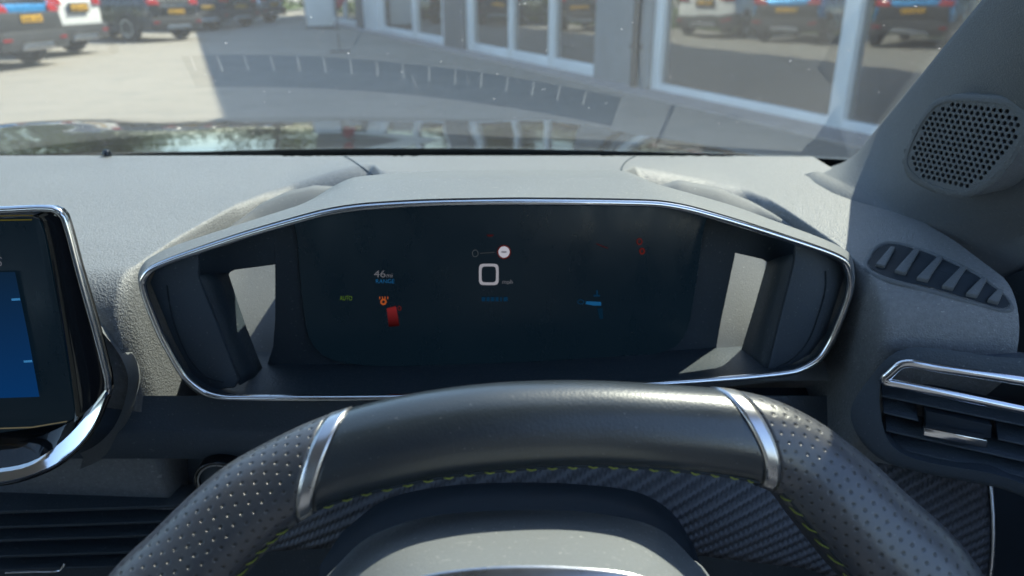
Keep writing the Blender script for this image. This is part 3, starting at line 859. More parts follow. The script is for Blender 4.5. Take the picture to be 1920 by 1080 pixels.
def glyph(txt, px, py, hpx, mat, parent, Df, name='display_text', align='LEFT', yaw=None, wide=1.0):
    cu = bpy.data.curves.new(name, 'FONT'); cu.body = txt; cu.size = 1.0; cu.align_x = align
    ob = bpy.data.objects.new(name, cu); COL.objects.link(ob)
    me = bpy.data.meshes.new_from_object(ob.evaluated_get(bpy.context.evaluated_depsgraph_get()))
    bpy.data.objects.remove(ob)
    p0 = Df(px, py); ex = Df(px + 10, py) - p0; ey = p0 - Df(px, py + 10)
    s = hpx / .69
    for q in me.vertices: q.co = p0 + ex * (q.co.x * s * wide / 10) + ey * (q.co.y * s / 10)
    me.materials.append(mat)
    o = bpy.data.objects.new(name, me); COL.objects.link(o); o.parent = parent
    return o
def dpoly(name, pts, mat, Df=D, parent=None): return poly(name, [Df(*q) for q in pts], mat, parent or disp)
def dring(name, c, r, w, mat, sq=0.0, n=40):
    o, i = [], []
    for k in range(n):
        a = 2 * math.pi * k / n
        if sq:
            e = 2 / sq; cx = abs(math.cos(a)) ** e * (1 if math.cos(a) >= 0 else -1); sx = abs(math.sin(a)) ** e * (1 if math.sin(a) >= 0 else -1)
        else: cx, sx = math.cos(a), math.sin(a)
        o.append(D(c[0] + cx * r[0], c[1] + sx * r[1])); i.append(D(c[0] + cx * (r[0] - w), c[1] + sx * (r[1] - w)))
    return rows_mesh(name, [o, i], mat, disp, True, False)
glyph('46', 701, 520, 13, e_dim, disp, D, wide=1.2); glyph('mi', 724, 520, 8, e_dim, disp, D, wide=1.1)
glyph('RANGE', 704, 531, 7.5, e_blue, disp, D, wide=1.0)
dring('speed_digit', (916.5, 514.5), (18.5, 20), 5, e_white, 5.5, 64)
glyph('mph', 941, 532, 7.5, e_dim, disp, D, wide=1.1)
dring('speed_limit_ring', (945, 472.5), (13, 13), 2.2, e_dred)
poly('speed_limit_disc', [D(945 + 10.6 * math.cos(2 * math.pi * k / 32), 472.5 + 10.6 * math.sin(2 * math.pi * k / 32)) for k in range(32)], e_disc, disp)
dpoly('sign_mark', [(940, 471), (950, 471), (950, 474), (940, 474)], emit_mat('display_grey', (.3, .3, .36), .15), lambda a, b: D(a, b, .0003))
dring('cruise_icon', (891, 475), (6, 7), 1.3, emit_mat('display_faint', (.3, .35, .4), .05)); dpoly('cruise_line', [(900, 474), (928, 472), (928, 474), (900, 476)], e_fred if False else emit_mat('display_faint_grey', (.3, .35, .4), .03))
for k, (x, w) in enumerate(((903, 7), (912, 6), (920, 7), (929, 6), (938, 3), (944, 8))): dpoly('odometer_mark', [(x, 557), (x + w, 557), (x + w, 565), (x, 565)], e_dblue)
glyph('AUTO', 637, 563, 8, e_gr, disp, D, wide=.72)
dring('lamp_icon', (719, 566), (6, 6), 3.4, e_or)
for k in range(4): dpoly('lamp_ray', [(711 + k * 5, 556), (713 + k * 5, 556), (713 + k * 5, 561), (711 + k * 5, 561)], e_or)
def red_bar():
    k = NT('display_red_bar'); tc = k.n('TexCoord').outputs['Generated']; s = k.n('SeparateXYZ'); k.l(tc, s.inputs[0])
    e = k.n('Emission'); e.inputs[0].default_value = (.55, .05, .06, 1); k.l(k.math('MULTIPLY_ADD', s.outputs[2], .10, .006), e.inputs[1])
    return k.done(e.outputs[0])
dpoly('fuel_bar', [(725, 579), (743, 576), (749, 611), (729, 613)], red_bar())
dpoly('fuel_mark', [(725, 578), (742, 574), (743, 578), (726, 582)], e_red); dring('fuel_icon', (749, 578), (3.5, 4.5), 1.5, e_dred)
dpoly('temperature_bar', [(1099, 565), (1127, 566), (1127, 573), (1113, 573), (1098, 570)], e_blue)
dring('temperature_icon', (1089, 566), (6.5, 4.5), 1.6, e_dblue); dpoly('temperature_mark', [(1118, 544), (1121, 544), (1121, 553), (1125, 553), (1125, 556), (1113, 556), (1113, 553), (1118, 553)], e_dblue)
dpoly('gauge_shade', [(1120, 578), (1130, 578), (1131, 598), (1124, 598)], emit_mat('display_faint_blue', (.02, .12, .26), .04))
dring('warning_icon', (1199, 453), (5.5, 6.5), 2.4, e_dred); dring('warning_icon', (1204, 471), (5.5, 6.5), 3.2, e_dred)
dpoly('warning_line', [(1118, 456), (1140, 465), (1140, 466.5), (1118, 458)], e_fred); dpoly('warning_mark', [(912, 440), (926, 440), (923, 443.5), (915, 443.5)], e_fred)

hv = [Vector((x, y, Z(z))) for y, zt in ((.484, -.136), (.590, -.150)) for x, z in ((-.137, -.27), (.112, -.27), (.112, zt), (.08, zt + .008), (-.105, zt + .008), (-.137, zt))]
mesh('display_housing', hv, [tuple(range(6)), tuple(range(6, 12))] + [(i, (i + 1) % 6, 6 + (i + 1) % 6, 6 + i) for i in range(6)], M['dark_plastic'], bin_, False)  # unseen block behind the display, stretched back to keep sun off the left tray
# smooth trays either side of the display, open to the light behind the hood
for nm_, xr, lip, lz in (('side_tray', (-.230, -.03), [(-.230, .52), (-.223, .56), (-.207, .588), (-.187, .600), (-.163, .605), (-.14, .603), (-.03, .60)], [(-.23, -.180), (-.223, -.174), (-.205, -.163), (-.187, -.1565), (-.165, -.1525), (-.14, -.1535), (-.11, -.16), (-.03, -.17)]),
                     ('side_tray', (.02, .230), [(.02, .60), (.10, .603), (.15, .605), (.200, .601), (.216, .582), (.225, .55), (.230, .515)], [(.02, -.17), (.10, -.160), (.138, -.1475), (.17, -.1535), (.200, -.165), (.220, -.173), (.230, -.18)])):
    rows = []
    cs = []
    for j in range(41):
        x = xr[0] + (xr[1] - xr[0]) * j / 40; yl = interp(lip, x)
        zl = interp(lz, x)
        P = [Vector((x, yl + .006, Z(zl - .012))), Vector((x, yl + .002, Z(zl))), Vector((x, yl - .006, Z(zl - .001))), Vector((x, yl + (.50 - yl) * .42, Z(zl + (-.236 - zl) * .42))),
             Vector((x, min(yl, .50) - .002, Z(-.236))), Vector((x, .484, Z(-.250))), Vector((x, .470, Z(-.262)))]
        cs.append(spline(P, 26))
    t_ = rows_mesh(nm_, [[c[i] for c in cs] for i in range(26)], M['tray'], bin_)

# ------------------------------------------------------------------ touchscreen
nT = Vector((.20, -.97, .12)).normalized(); PT = UY(100, 620, .40)
def T(px, py, off=0.0): return UPL(px, py, PT - nT * off, nT)
ts = thing('touchscreen', 'upright touchscreen with chrome frame and blue graphics standing on the dashboard', 'touchscreen')
outer = [(-560, 402), (-200, 397), (0, 394), (80, 391), (104, 393), (118, 404), (126, 425), (150, 515), (178, 615), (196, 685), (203, 718), (200, 742), (178, 792), (145, 836), (105, 868), (55, 890), (0, 903), (-250, 925), (-560, 935)]
ol = [T(*q) for q in outer]
od = spline(ol, 140)
ctr = sum(od, Vector()) / len(od)
def shr(p, k, off=0.0): return p + (ctr - p).normalized() * k - nT * off
bodyrows = [[shr(p, .0, .002) for p in od], [shr(p, -.0015, .006) for p in od], [shr(p, .004, .016) for p in od], [shr(p, .03, .026) for p in od]]
rows_mesh('housing', bodyrows, M['gloss_black'], ts)
tube('chrome_frame', od, .0022, M['chrome'], ts, 10, 1.0, False, ref=nT)
fi = [(-560, 420), (0, 409), (62, 407), (74, 412), (84, 440), (112, 590), (140, 770), (138, 786), (120, 795), (0, 812), (-560, 830)]
face = slab('screen_glass', [T(*q, .0045) for q in fi], tuple(-nT * .003), M['screen'], ts, .0006)
# sloping side bevel and lower shelf
brow0 = spline([T(*q, .004) for q in ((60, 405), (76, 412), (86, 440), (113, 590), (141, 770), (139, 792))], 40)
brow1 = spline([T(*q, .000) for q in ((100, 396), (114, 404), (122, 426), (174, 615), (198, 712), (193, 742))], 40)
brm = [a.lerp(b, .45) + nT * .0035 for a, b in zip(brow0, brow1)]
rows_mesh('side_bevel', [brow0, brm, brow1], M['gloss_black'], ts)
bt0 = spline([T(*q, .004) for q in ((-560, 402), (0, 399), (60, 397), (98, 398))], 20); bt1 = spline([T(*q, .0045) for q in ((-560, 421), (0, 410), (58, 407), (76, 412))], 20)
rows_mesh('top_bevel', [bt0, bt1], M['chrome'], ts)
sh0 = spline([T(*q, .011) for q in ((-560, 860), (0, 834), (60, 822), (110, 803), (150, 778), (178, 752), (194, 735))], 40)
sh1 = spline([T(*q, .000) for q in ((-560, 905), (0, 877), (60, 864), (98, 842), (130, 815), (165, 776), (196, 730))], 40)
rows_mesh('lower_shelf', [sh0, [a.lerp(b, .5) - Vector((0, 0, .0012)) for a, b in zip(sh0, sh1)], sh1], M['gloss_black'], ts)
lp0 = [p + nT * .001 for p in sh1]
lp1 = spline([T(*q, -.0065) for q in ((-560, 936), (0, 905), (56, 892), (106, 870), (146, 838), (180, 793), (203, 738))], 40)
lpm = [a.lerp(b, .5) + Vector((0, 0, .0012)) for a, b in zip(lp0, lp1)]
rows_mesh('chrome_lip', [lp0, lpm, lp1], M['cream_gloss'], ts)
tube('lip_edge', [p + Vector((0, 0, -.001)) for p in lp1], .0014, M['gloss_black'], ts, 8)
def TD(px, py, o=0.0): return T(px, py, .0008 - o)
def blue_grad():
    k = NT('screen_blue'); tc = k.n('TexCoord').outputs['Generated']; s = k.n('SeparateXYZ'); k.l(tc, s.inputs[0])
    e = k.n('Emission'); c = k.mixc(s.outputs[2], (.004, .050, .19), (.008, .026, .055)); k.l(c, e.inputs[0]); e.inputs[1].default_value = .22
    return k.done(e.outputs[0])
dpoly('blue_panel', [(-560, 515), (28, 510), (52, 625), (74, 744), (-560, 764)], blue_grad(), TD, face)
e_tick = emit_mat('screen_tick', (.05, .25, .55), .25); e_line = emit_mat('screen_line', (.5, .45, .28), .08)
dpoly('tick', [(21, 560), (37, 559), (38, 563), (22, 564)], e_tick, lambda a, b: TD(a, b, .0004), face)
dpoly('tick', [(44, 676), (60, 675), (61, 679), (45, 680)], e_tick, lambda a, b: TD(a, b, .0004), face)
glyph('S', -6, 499, 17, e_dim, face, lambda a, b: TD(a, b, .0004), wide=.9)
dpoly('menu_line', [(-560, 822), (60, 800), (126, 789), (126, 791), (60, 802.5), (-560, 825)], e_line, lambda a, b: TD(a, b, .0004), face)
dpoly('menu_line', [(-560, 420), (60, 411), (60, 413), (-560, 423)], emit_mat('screen_yellow_line', (.5, .42, .05), .06), lambda a, b: TD(a, b, .0004), face)
# bracket behind the screen
bs = [[(150, 560), (185, 588), (226, 626), (255, 668), (266, 700), (262, 745), (238, 805), (200, 850), (150, 880)],
      [(150, 590), (175, 606), (206, 640), (232, 680), (240, 708), (236, 745), (214, 800), (180, 835), (150, 850)]]
r0 = spline([T(*q, .045) for q in bs[0]], 30); r1 = spline([T(*q, .020) for q in bs[1]], 30)
r00 = [p + Vector((.004, .02, -.006)) for p in r0]
rows_mesh('rear_bracket', [r00, r0, [a.lerp(b, .5) + Vector((.003, 0, .003)) for a, b in zip(r0, r1)], r1], M['smooth_grey'], ts, sharp=40)

# ------------------------------------------------------------------ pillar trim with speaker
def E(s): return glass(.374, s)
Q = [UY(*q) - Vector((0, 0, H)) for q in ((1512, 352, .69), (1560, 380, .635), (1610, 406, .60), (1700, 452, .56), (1780, 490, .535), (1838, 462, .52), (1893, 437, .507), (1990, 380, .48), (2100, 240, .44), (2240, -60, .37))]
S_ = [-.025, .025, .08, .14, .20, .27, .34, .46, .60, .86]
rowsP = []
for f_, bul in ((0, 0), (.10, .005), (.3, .011), (.55, .012), (.8, .006), (1.0, 0), (1.05, -.03)):
    r = []
    for s, q in zip(S_, Q):
        e = E(s) + Vector((-.003, -.004, -.004)); q = Vector(q) + Vector((0, 0, H))
        bl_ = bul * min(1, max(0, len(r) - 1) / 3)
        r.append(e.lerp(q, f_) + Vector((-bl_, -bl_ * .8, 0)) if f_ <= 1 else q + Vector((.0, .0, -.03)) + (q - e).normalized() * .01)
    rowsP.append(r)
pil = thing('pillar_trim', 'dark grey windscreen pillar trim rising beside the dashboard', 'pillar trim')
pt = loft('panel', rowsP, 70, 40, M['trim_grey'], pil)
PTB = bvh_of(pt)
sd = pt.modifiers.new('thick', 'SOLIDIFY'); sd.thickness = .012; sd.offset = -1 if True else 1
tube('edge_seal', spline([E(s) + Vector((-.004, -.004, -.004)) for s in [-.04 + .9 * i / 30 for i in range(31)]], 60), .0034, M['matt_black'], pil, 8)
# outer metal of both pillars, so that the sun is stopped as by the real post
for s_ in (1, -1):
    rw = []
    for i in range(12):
        s = -.05 + .95 * i / 11
        e = E(s); x0 = e.x + .4
        rw.append([Vector((-.4 + s_ * (x0 + a), e.y + b, e.z + c)) for a, b, c in ((.0, .004, .004), (.03, .0, .012), (.06, -.05, .008), (.075, -.10, -.012), (.06, -.115, -.02))])
    rows_mesh('outer_post', rw, M['bonnet'], pil)
spk = thing('speaker_grille', 'rounded speaker grille full of small holes set into the pillar trim', 'speaker')
c0, ng = cast(PTB, 1806, 278)
_h = [cast(PTB, a, b)[0] for a, b in ((1790, 177), (1888, 180), (1930, 240), (1880, 328), (1805, 372), (1722, 347), (1693, 303), (1722, 228))]
c0 = sum(_h, Vector()) / 8
ng = sum(((_h[i] - c0).cross(_h[(i + 1) % 8] - c0) for i in range(8)), Vector()).normalized()
if ng.dot(ray(1806, 278)) > 0: ng = -ng
ng = (ng * .75 - ray(1806, 278).normalized() * .45).normalized()
_dv = [(h - c0).dot(ng) for h in _h] + [(cast(PTB, 1806, 278)[0] - c0).dot(ng)]
c0 = c0 + ng * (max(_dv) + .010)
print('speaker dev', [round(x, 4) for x in _dv], ng)
def G(px, py, lift=.004): return UPL(px, py, c0 + ng * lift, ng)
go = [(1762, 183), (1790, 177), (1840, 178), (1888, 180), (1908, 190), (1928, 216), (1930, 240), (1915, 280), (1880, 328), (1840, 360), (1805, 372), (1775, 369), (1722, 347), (1699, 328), (1693, 303), (1700, 276), (1722, 228), (1742, 197)]
gi = [(1772, 192), (1800, 189), (1840, 191), (1884, 197), (1903, 209), (1916, 234), (1907, 266), (1874, 313), (1835, 346), (1803, 358), (1777, 356), (1730, 338), (1707, 320), (1700, 302), (1706, 278), (1728, 232), (1750, 203)]
lo = [p - ng * .045 for p in spline([G(*q, .006) for q in go], 80, True)]; lt = spline([G(*q, .006) for q in go], 80, True)
gcen = sum(lt, Vector()) / 80
lt2 = [p + (gcen - p).normalized() * .0022 + ng * .0016 for p in lt]
li = spline([G(*q, .0074) for q in gi], 80, True)
# start both loops at matching directions
def align(a, b):
    best = min(range(len(b)), key=lambda k: (b[k] - a[0]).length); return b[best:] + b[:best]
li = align(lt2, li); li2 = [p - ng * .004 for p in li]
rows_mesh('surround', [lo, lt, lt2, li, li2], M['smooth_grey' if False else 'trim_grey'], spk, True, sharp=50)
poly('backing', [p - ng * .003 for p in li], M['matt_black'], spk)
e1 = (G(1860, 286) - G(1760, 268)).normalized(); e2 = ng.cross(e1)
pitch = .0041; gv, gf = [], []
inner2 = [((p - gcen).dot(e1), (p - gcen).dot(e2)) for p in li]
def inside(x, y):
    r = False; n_ = len(inner2)
    for i in range(n_):
        x1, y1 = inner2[i]; x2, y2 = inner2[(i + 1) % n_]
        if (y1 > y) != (y2 > y) and x < (x2 - x1) * (y - y1) / (y2 - y1) + x1: r = not r
    return r
base_pt = gcen + ng * ((li[0] - gcen).dot(ng) - .0006)
for i in range(-22, 23):
    for j in range(-24, 25):
        cx = (i + (.5 if j % 2 else 0)) * pitch; cy_ = j * pitch * .866
        hq = pitch / math.sqrt(3)
        if not any(inside(cx + hq * math.cos(k * 1.0472 + .5236), cy_ + hq * math.sin(k * 1.0472 + .5236)) for k in range(6)): continue
        b = len(gv); hexr = pitch / math.sqrt(3) * 1.002; hr = pitch * .345
        hx = [(math.cos(math.pi / 6 + k * math.pi / 3), math.sin(math.pi / 6 + k * math.pi / 3)) for k in range(6)]
        o12 = []
        for k in range(6):
            a0, a1 = hx[k], hx[(k + 1) % 6]; o12 += [a0, ((a0[0] + a1[0]) / 2, (a0[1] + a1[1]) / 2)]
        edge_ok = all(inside(cx + o[0] * hexr * .9, cy_ + o[1] * hexr * .9) for o in o12)
        def W(x, y, d): return base_pt + e1 * (cx + x) + e2 * (cy_ + y) - ng * d
        if edge_ok:
            gv += [W(o[0] * hexr, o[1] * hexr, 0) for o in o12] + [W(math.cos(math.pi / 6 + k * math.pi / 6) * hr, math.sin(math.pi / 6 + k * math.pi / 6) * hr, .0001) for k in range(12)] + [W(math.cos(math.pi / 6 + k * math.pi / 6) * hr, math.sin(math.pi / 6 + k * math.pi / 6) * hr, .0016) for k in range(12)]
            for k in range(12):
                m_ = (k + 1) % 12
                gf.append((b + k, b + m_, b + 12 + m_, b + 12 + k)); gf.append((b + 12 + k, b + 12 + m_, b + 24 + m_, b + 24 + k))
        else:
            gv += [W(o[0] * hexr, o[1] * hexr, 0) for o in o12]; gf.append(tuple(range(b, b + 12)))
pm = mesh('mesh_plate', gv, gf, M['trim_grey'], spk, False)

# ------------------------------------------------------------------ side demister vent on the dashboard
dv = thing('demister_vent', 'tapered demister vent with slanted fins in the dashboard below the pillar', 'air vent')
vl = [(1619, 505), (1622, 484), (1640, 463), (1666, 456), (1720, 468), (1800, 499), (1858, 534), (1902, 578), (1892, 587), (1830, 573), (1740, 549), (1650, 524)]
L0 = spline([cast(PADB, *q, .0002)[0] for q in vl], 90, True)
cen = sum(L0, Vector()) / 90; nv = cast(PADB, 1740, 512)[1]
def toward(p, k):
    d = cen - p; d -= nv * d.dot(nv); return p + d.normalized() * min(k, d.length * .5)
L1 = [toward(p, .0006) + nv * .0012 for p in L0]; L2 = [toward(p, .0016) + nv * .0022 for p in L0]; L3 = [toward(p, .0030) + nv * .0019 for p in L0]; L4 = [toward(p, .0036) + nv * .0010 for p in L0]
rows_mesh('rim', [L0, L1, L2, L3, L4], M['trim_grey'], dv, True)
rc = []
for t in (0, .3, .6, .9):
    r = []
    for p in L4:
        q = p.lerp(cen, t); h, n_, i_, d_ = PADB.find_nearest(q); r.append(h + nv * .0010)
    rc.append(r)
rows_mesh('recess', rc, M['matt_black'], dv, True)
poly('recess', rc[-1], M['matt_black'], dv)
for (bx, by), (tx, ty) in (((1640, 503), (1668, 470)), ((1675, 515), (1712, 474)), ((1716, 528), (1756, 488)), ((1763, 543), (1800, 507)), ((1808, 557), (1838, 528)), ((1848, 569), (1868, 549))):
    a = cast(PADB, bx, by, .0008)[0]; b = cast(PADB, tx, ty, .0008)[0]
    w_ = (cast(PADB, bx + 9, by + 2, .0008)[0] - a)
    if bx == 1640: w_ *= .8
    slab('fin', [a, a + w_ * 2.4, b + w_ * 1.2, b], tuple(nv * .0030), M['trim_grey'], dv, .0006)

# ------------------------------------------------------------------ main air vent by the door
nV = Vector((-.33, -1, .0)).normalized(); PV = UY(1780, 760, .395)
def V(px, py, off=0.0): return UPL(px, py, PV - nV * off, nV)
av = thing('air_vent', 'louvred side air vent with hooked chrome strip and chrome tab', 'air vent')
vo_ = [(1596, 765), (1636, 702), (1668, 668), (1700, 653), (1730, 651), (1860, 668), (2000, 692), (2000, 945), (1860, 912), (1720, 884), (1660, 866), (1622, 836), (1600, 800)]
vi_ = [(1649, 738), (1653, 716), (1672, 694), (1690, 678), (1712, 678), (1860, 702), (1995, 724), (1995, 922), (1860, 888), (1735, 866), (1690, 850), (1665, 826), (1653, 785)]
o0 = spline([V(*q, .03) for q in vo_], 110, True); o1 = spline([V(*q, .002) for q in vo_], 110, True)
i0 = spline([V(*q, -.001) for q in vi_], 110, True)
cV = sum(o1, Vector()) / 110
o2 = [p + (cV - p).normalized() * .004 + nV * .002 for p in o1]
i0 = align(o2, i0); i1 = [p - nV * .034 for p in i0]
rows_mesh('surround', [o0, o1, o2, i0, i1], M['fascia'], av, True, sharp=50)
poly('backing', i1, M['matt_black'], av)
def slat(pa, pb, th=.0014, off=.006, dp=.018):
    a, b = V(*pa, off), V(*pb, off)
    slab('louvre', [a, b, b - nV * dp + Vector((0, 0, .006)), a - nV * dp + Vector((0, 0, .006))], (0, 0, -th), M['fascia'], av, .0004)
slat((1654, 741), (1995, 812)); slat((1657, 772), (1722, 787)); slat((1872, 822), (1995, 848)); slat((1662, 806), (1995, 880)); slat((1672, 838), (1995, 910))
bx_ = slab('tab_block', [V(*q, .004) for q in ((1736, 770), (1860, 797), (1858, 822), (1736, 798))], tuple(-nV * .012), M['matt_black'], av, .0006)
slab('chrome_tab', [V(*q, -.004) for q in ((1732, 802), (1853, 826), (1850, 841), (1731, 817))], tuple(-nV * .008), M['chrome'], av, .0009)
hook = [V(*q, -.002) for q in ((1995, 728), (1860, 706), (1760, 691), (1704, 682), (1688, 685), (1668, 702), (1657, 712), (1662, 716), (1690, 722), (1760, 736), (1860, 757), (1995, 785))]
tube('chrome_strip', spline(hook, 90), .0029, M['chrome'], av, 10, .6, False, ref=nV)

# ------------------------------------------------------------------ door beside the dashboard
M['door_card'] = plain('door_card', (.10, .115, .13), .7, spec=.3, var=.06, nscale=10)
door = thing('driver_door', 'dark door top and window corner seen past the pillar trim', 'car door')
slab('mirror_patch', [UY(*q) for q in ((1785, 470, .535), (1888, 438, .515), (1902, 452, .51), (1893, 478, .51), (1870, 522, .51), (1860, 560, .51), (1770, 530, .53))], (.004, .02, 0), M['dark_plastic'], door, .001)
slab('door_top', [UY(*q) for q in ((1868, 526, .50), (1925, 504, .48), (2080, 470, .45), (2080, 800, .45), (1860, 640, .50))], (.03, .02, 0), M['dark_plastic'], door, .002)
slab('kick_panel', [UY(*q) for q in ((1862, 860, .475), (2100, 860, .475), (2100, 1200, .45), (1840, 1200, .45))], (0, .01, 0), M['matt_black'], door)
rows_mesh('door_skin', [[Vector((.45, y, Z(z))) for y in (-1.2, -.4, .2, .55)] for z in (-.19, -.4, -.7, -1.1)], M['door_card'], door)
slab('mirror_arm', [UY(*q) for q in ((1895, 470, .47), (1935, 452, .47), (1935, 440, .47), (1990, 430, .47), (1990, 520, .47), (1905, 520, .47))], (.02, .03, 0), M['dark_plastic'], door) if False else None
# cabin roof, rear and far door keep the light inside as in a real car
cab = thing('car_body', None, None); tag(cab, kind='structure')
M['lining'] = plain('roof_lining', (.34, .35, .36), .9, spec=.1, var=.05, nscale=20)
rows_mesh('roof', [[Vector((-.40 + q * (.60 + .03 * (1 - abs(q))), y, Z(z - .05 * q * q))) for q in (-1, -.6, -.2, .2, .6, 1)] for y, z in ((.14, .265), (-.1, .315), (-.8, .345), (-1.8, .30))], M['lining'], cab)
rows_mesh('far_door', [[Vector((-1.24, y, Z(z))) for y in (-1.6, -.5, .2, .6)] for z in (-.17, -.5, -1.1)], M['door_card'], cab)
rows_mesh('rear', [[Vector((x, -1.8, Z(z))) for x in (-1.24, -.4, .45)] for z in (.0, -.4, -1.1)], M['door_card'], cab)
rows_mesh('floor', [[Vector((x, y, Z(-1.05))) for x in (-1.24, -.4, .45)] for y in (-1.8, -.5, .9)], M['door_card'], cab)
M['seat'] = plain('seat_cloth', (.10, .115, .13), .8, spec=.2, var=.1, nscale=60)
for dx in (0, -.78):
    rows_mesh('seat', [[Vector((x + dx, y + .06 * (abs(x) > .2), Z(z + .03 * (abs(x) > .2)))) for x in (-.25, -.21, -.1, .1, .21, .25)] for y, z in ((.22, -.72), (.20, -.60), (-.05, -.58), (-.24, -.62), (-.30, -.35), (-.40, -.05), (-.44, .08))], M['seat'], cab)

# ------------------------------------------------------------------ lower left of the dashboard
cv_ = thing('centre_vent', 'dark centre air vent below the touchscreen with a thin chrome line', 'air vent')
for i, py in enumerate((985, 1010, 1040, 1066)):
    slab('louvre', [UY(-120, py + 6, .420), UY(430, py - 12, .440), UY(430, py - 8, .440), UY(-120, py + 11, .420)], (0, .02, .004), M['dark_plastic'], cv_, .0004)
slab('vent_frame', [UY(-120, 962, .418), UY(430, 944, .440), UY(430, 950, .440), UY(-120, 969, .418)], (0, .025, 0), M['dark_plastic'], cv_, .001)
tube('chrome_line', spline([UY(*q) for q in ((10, 1074, .40), (60, 1072, .402), (112, 1070, .404), (118, 1063, .404), (121, 1057, .405))], 20), .0008, M['chrome'], cv_, 8)
sb_ = thing('start_button', 'round start button with thin dark ring half hidden behind the wheel rim', 'button')
cB = UY(412, 905, .43)
def ringpts(r, dy): return [cB + Vector((r * math.cos(a), dy, r * math.sin(a))) for a in [2 * math.pi * k / 48 for k in range(48)]]
rows_mesh('ring', [ringpts(.0185, .01), ringpts(.0180, -.001), ringpts(.0165, -.002), ringpts(.0150, .0)], M['gloss_black'], sb_, True)
tube('chrome_ring', ringpts(.0148, -.0005), .0006, M['satin'], sb_, 6, 1, True, ref=Vector((0, 1, 0)))
poly('cap', ringpts(.0142, .002), M['dark_plastic'], sb_)

# ------------------------------------------------------------------ steering wheel
aW = Vector((math.cos(R(4)), math.sin(R(4)), 0)); bW = Vector((0, -math.sin(R(28)), -math.cos(R(28))))
nW = aW.cross(bW).normalized()
if nW.y > 0: nW = -nW
PW = UY(985, 797, .262)
def W3(px, py): return UPL(px, py, PW, nW)
CL = [((285, 1135), 100), ((372, 1030), 93), ((470, 930), 86), ((548, 880), 80), ((632, 846), 82), ((740, 820), 84), ((850, 804), 84), ((960, 797), 84), ((1100, 797), 82),
      ((1245, 809), 82), ((1360, 824), 83), ((1425, 840), 82), ((1494, 874), 80), ((1558, 934), 90), ((1622, 1002), 97), ((1745, 1140), 106)]
def to2(p): d = p - PW; return (d.dot(aW), d.dot(bW))
pts2 = []
for (q, hw) in CL:
    p = W3(*q); r = hw * depth_of(p) / FPX
    x, y = to2(p); pts2.append((x, y, r * .97))
xl, yl_, _ = pts2[0]; xr_, yr_, _ = pts2[-1]; cx_ = (xl + xr_) / 2; hw_ = (xr_ - xl) / 2; ye = max(yl_, yr_)
low = [(cx_ + hw_ * 1.06, ye + .05, .021), (cx_ + hw_ * 1.04, ye + .11, .019), (cx_ + hw_ * .80, ye + .165, .018), (cx_, ye + .185, .017), (cx_ - hw_ * .80, ye + .165, .018), (cx_ - hw_ * 1.04, ye + .11, .019), (cx_ - hw_ * 1.06, ye + .05, .021)]
allp = pts2 + low
NP = 360
sm = spline([Vector((x, y, r)) for x, y, r in allp], NP, True)
Lw = [0.0]
for i in range(NP): Lw.append(Lw[-1] + (sm[(i + 1) % NP].xy - sm[i].xy).length)
LT = Lw[-1]
def rimP(v, phi, grow=0.0):
    v = v % LT
    lo_, hi = 0, NP
    while hi - lo_ > 1:
        m_ = (lo_ + hi) // 2
        if Lw[m_] <= v: lo_ = m_
        else: hi = m_
    f = (v - Lw[lo_]) / (Lw[lo_ + 1] - Lw[lo_])
    def g(i): return sm[i % NP]
    p = g(lo_).lerp(g(lo_ + 1), f); t = (g(lo_ + 1) - g(lo_ - 1)).lerp(g(lo_ + 2) - g(lo_), f)
    T_ = (aW * t.x + bW * t.y).normalized(); O_ = T_.cross(nW)
    cc = aW * (cx_) + bW * (ye * .5 + .08)
    if O_.dot((aW * p.x + bW * p.y) - cc) < 0: O_ = -O_
    r = p.z + grow
    # slightly squared section, flatter on the driver's side
    c, s = math.cos(phi), math.sin(phi)
    k = (abs(c) ** 2.35 + abs(s) ** 2.35) ** (-1 / 2.35)
    return PW + aW * p.x + bW * p.y + O_ * (r * c * k) + nW * (r * 1.02 * s * k)
def near_v(px, py):
    p = W3(px, py); x, y = to2(p)
    i = min(range(NP), key=lambda k: (sm[k].x - x) ** 2 + (sm[k].y - y) ** 2); return Lw[i]
vL, vR = near_v(606, 856), near_v(1412, 836)
SHR = .0135
sw = thing('steering_wheel', 'black leather steering wheel with perforated grips, metal clips and yellow stitching', 'steering wheel')
NS = 48
def strip(name, v0, v1, n, mat, grow=0.0, s0=0, s1=0, lip=True):
    vv, uu = [], []
    rowsn = [(0, -.0016)] + [(i / n, 0.0) for i in range(n + 1)] + [(1, -.0016)] if lip else [(i / n, 0.0) for i in range(n + 1)]
    for t, dg in rowsn:
        for k in range(NS + 1):
            phi = 2 * math.pi * k / NS
            a = v0 + s0 * SHR * math.cos(phi); b = v1 + s1 * SHR * math.cos(phi)
            v = a + (b - a) * t
            vv.append(rimP(v, phi, grow + dg)); uu.append((phi * .0195, v))
    return mesh(name, vv, grid_faces(len(rowsn), NS + 1), mat, sw, True, uu)
CW = .0074   # clip width
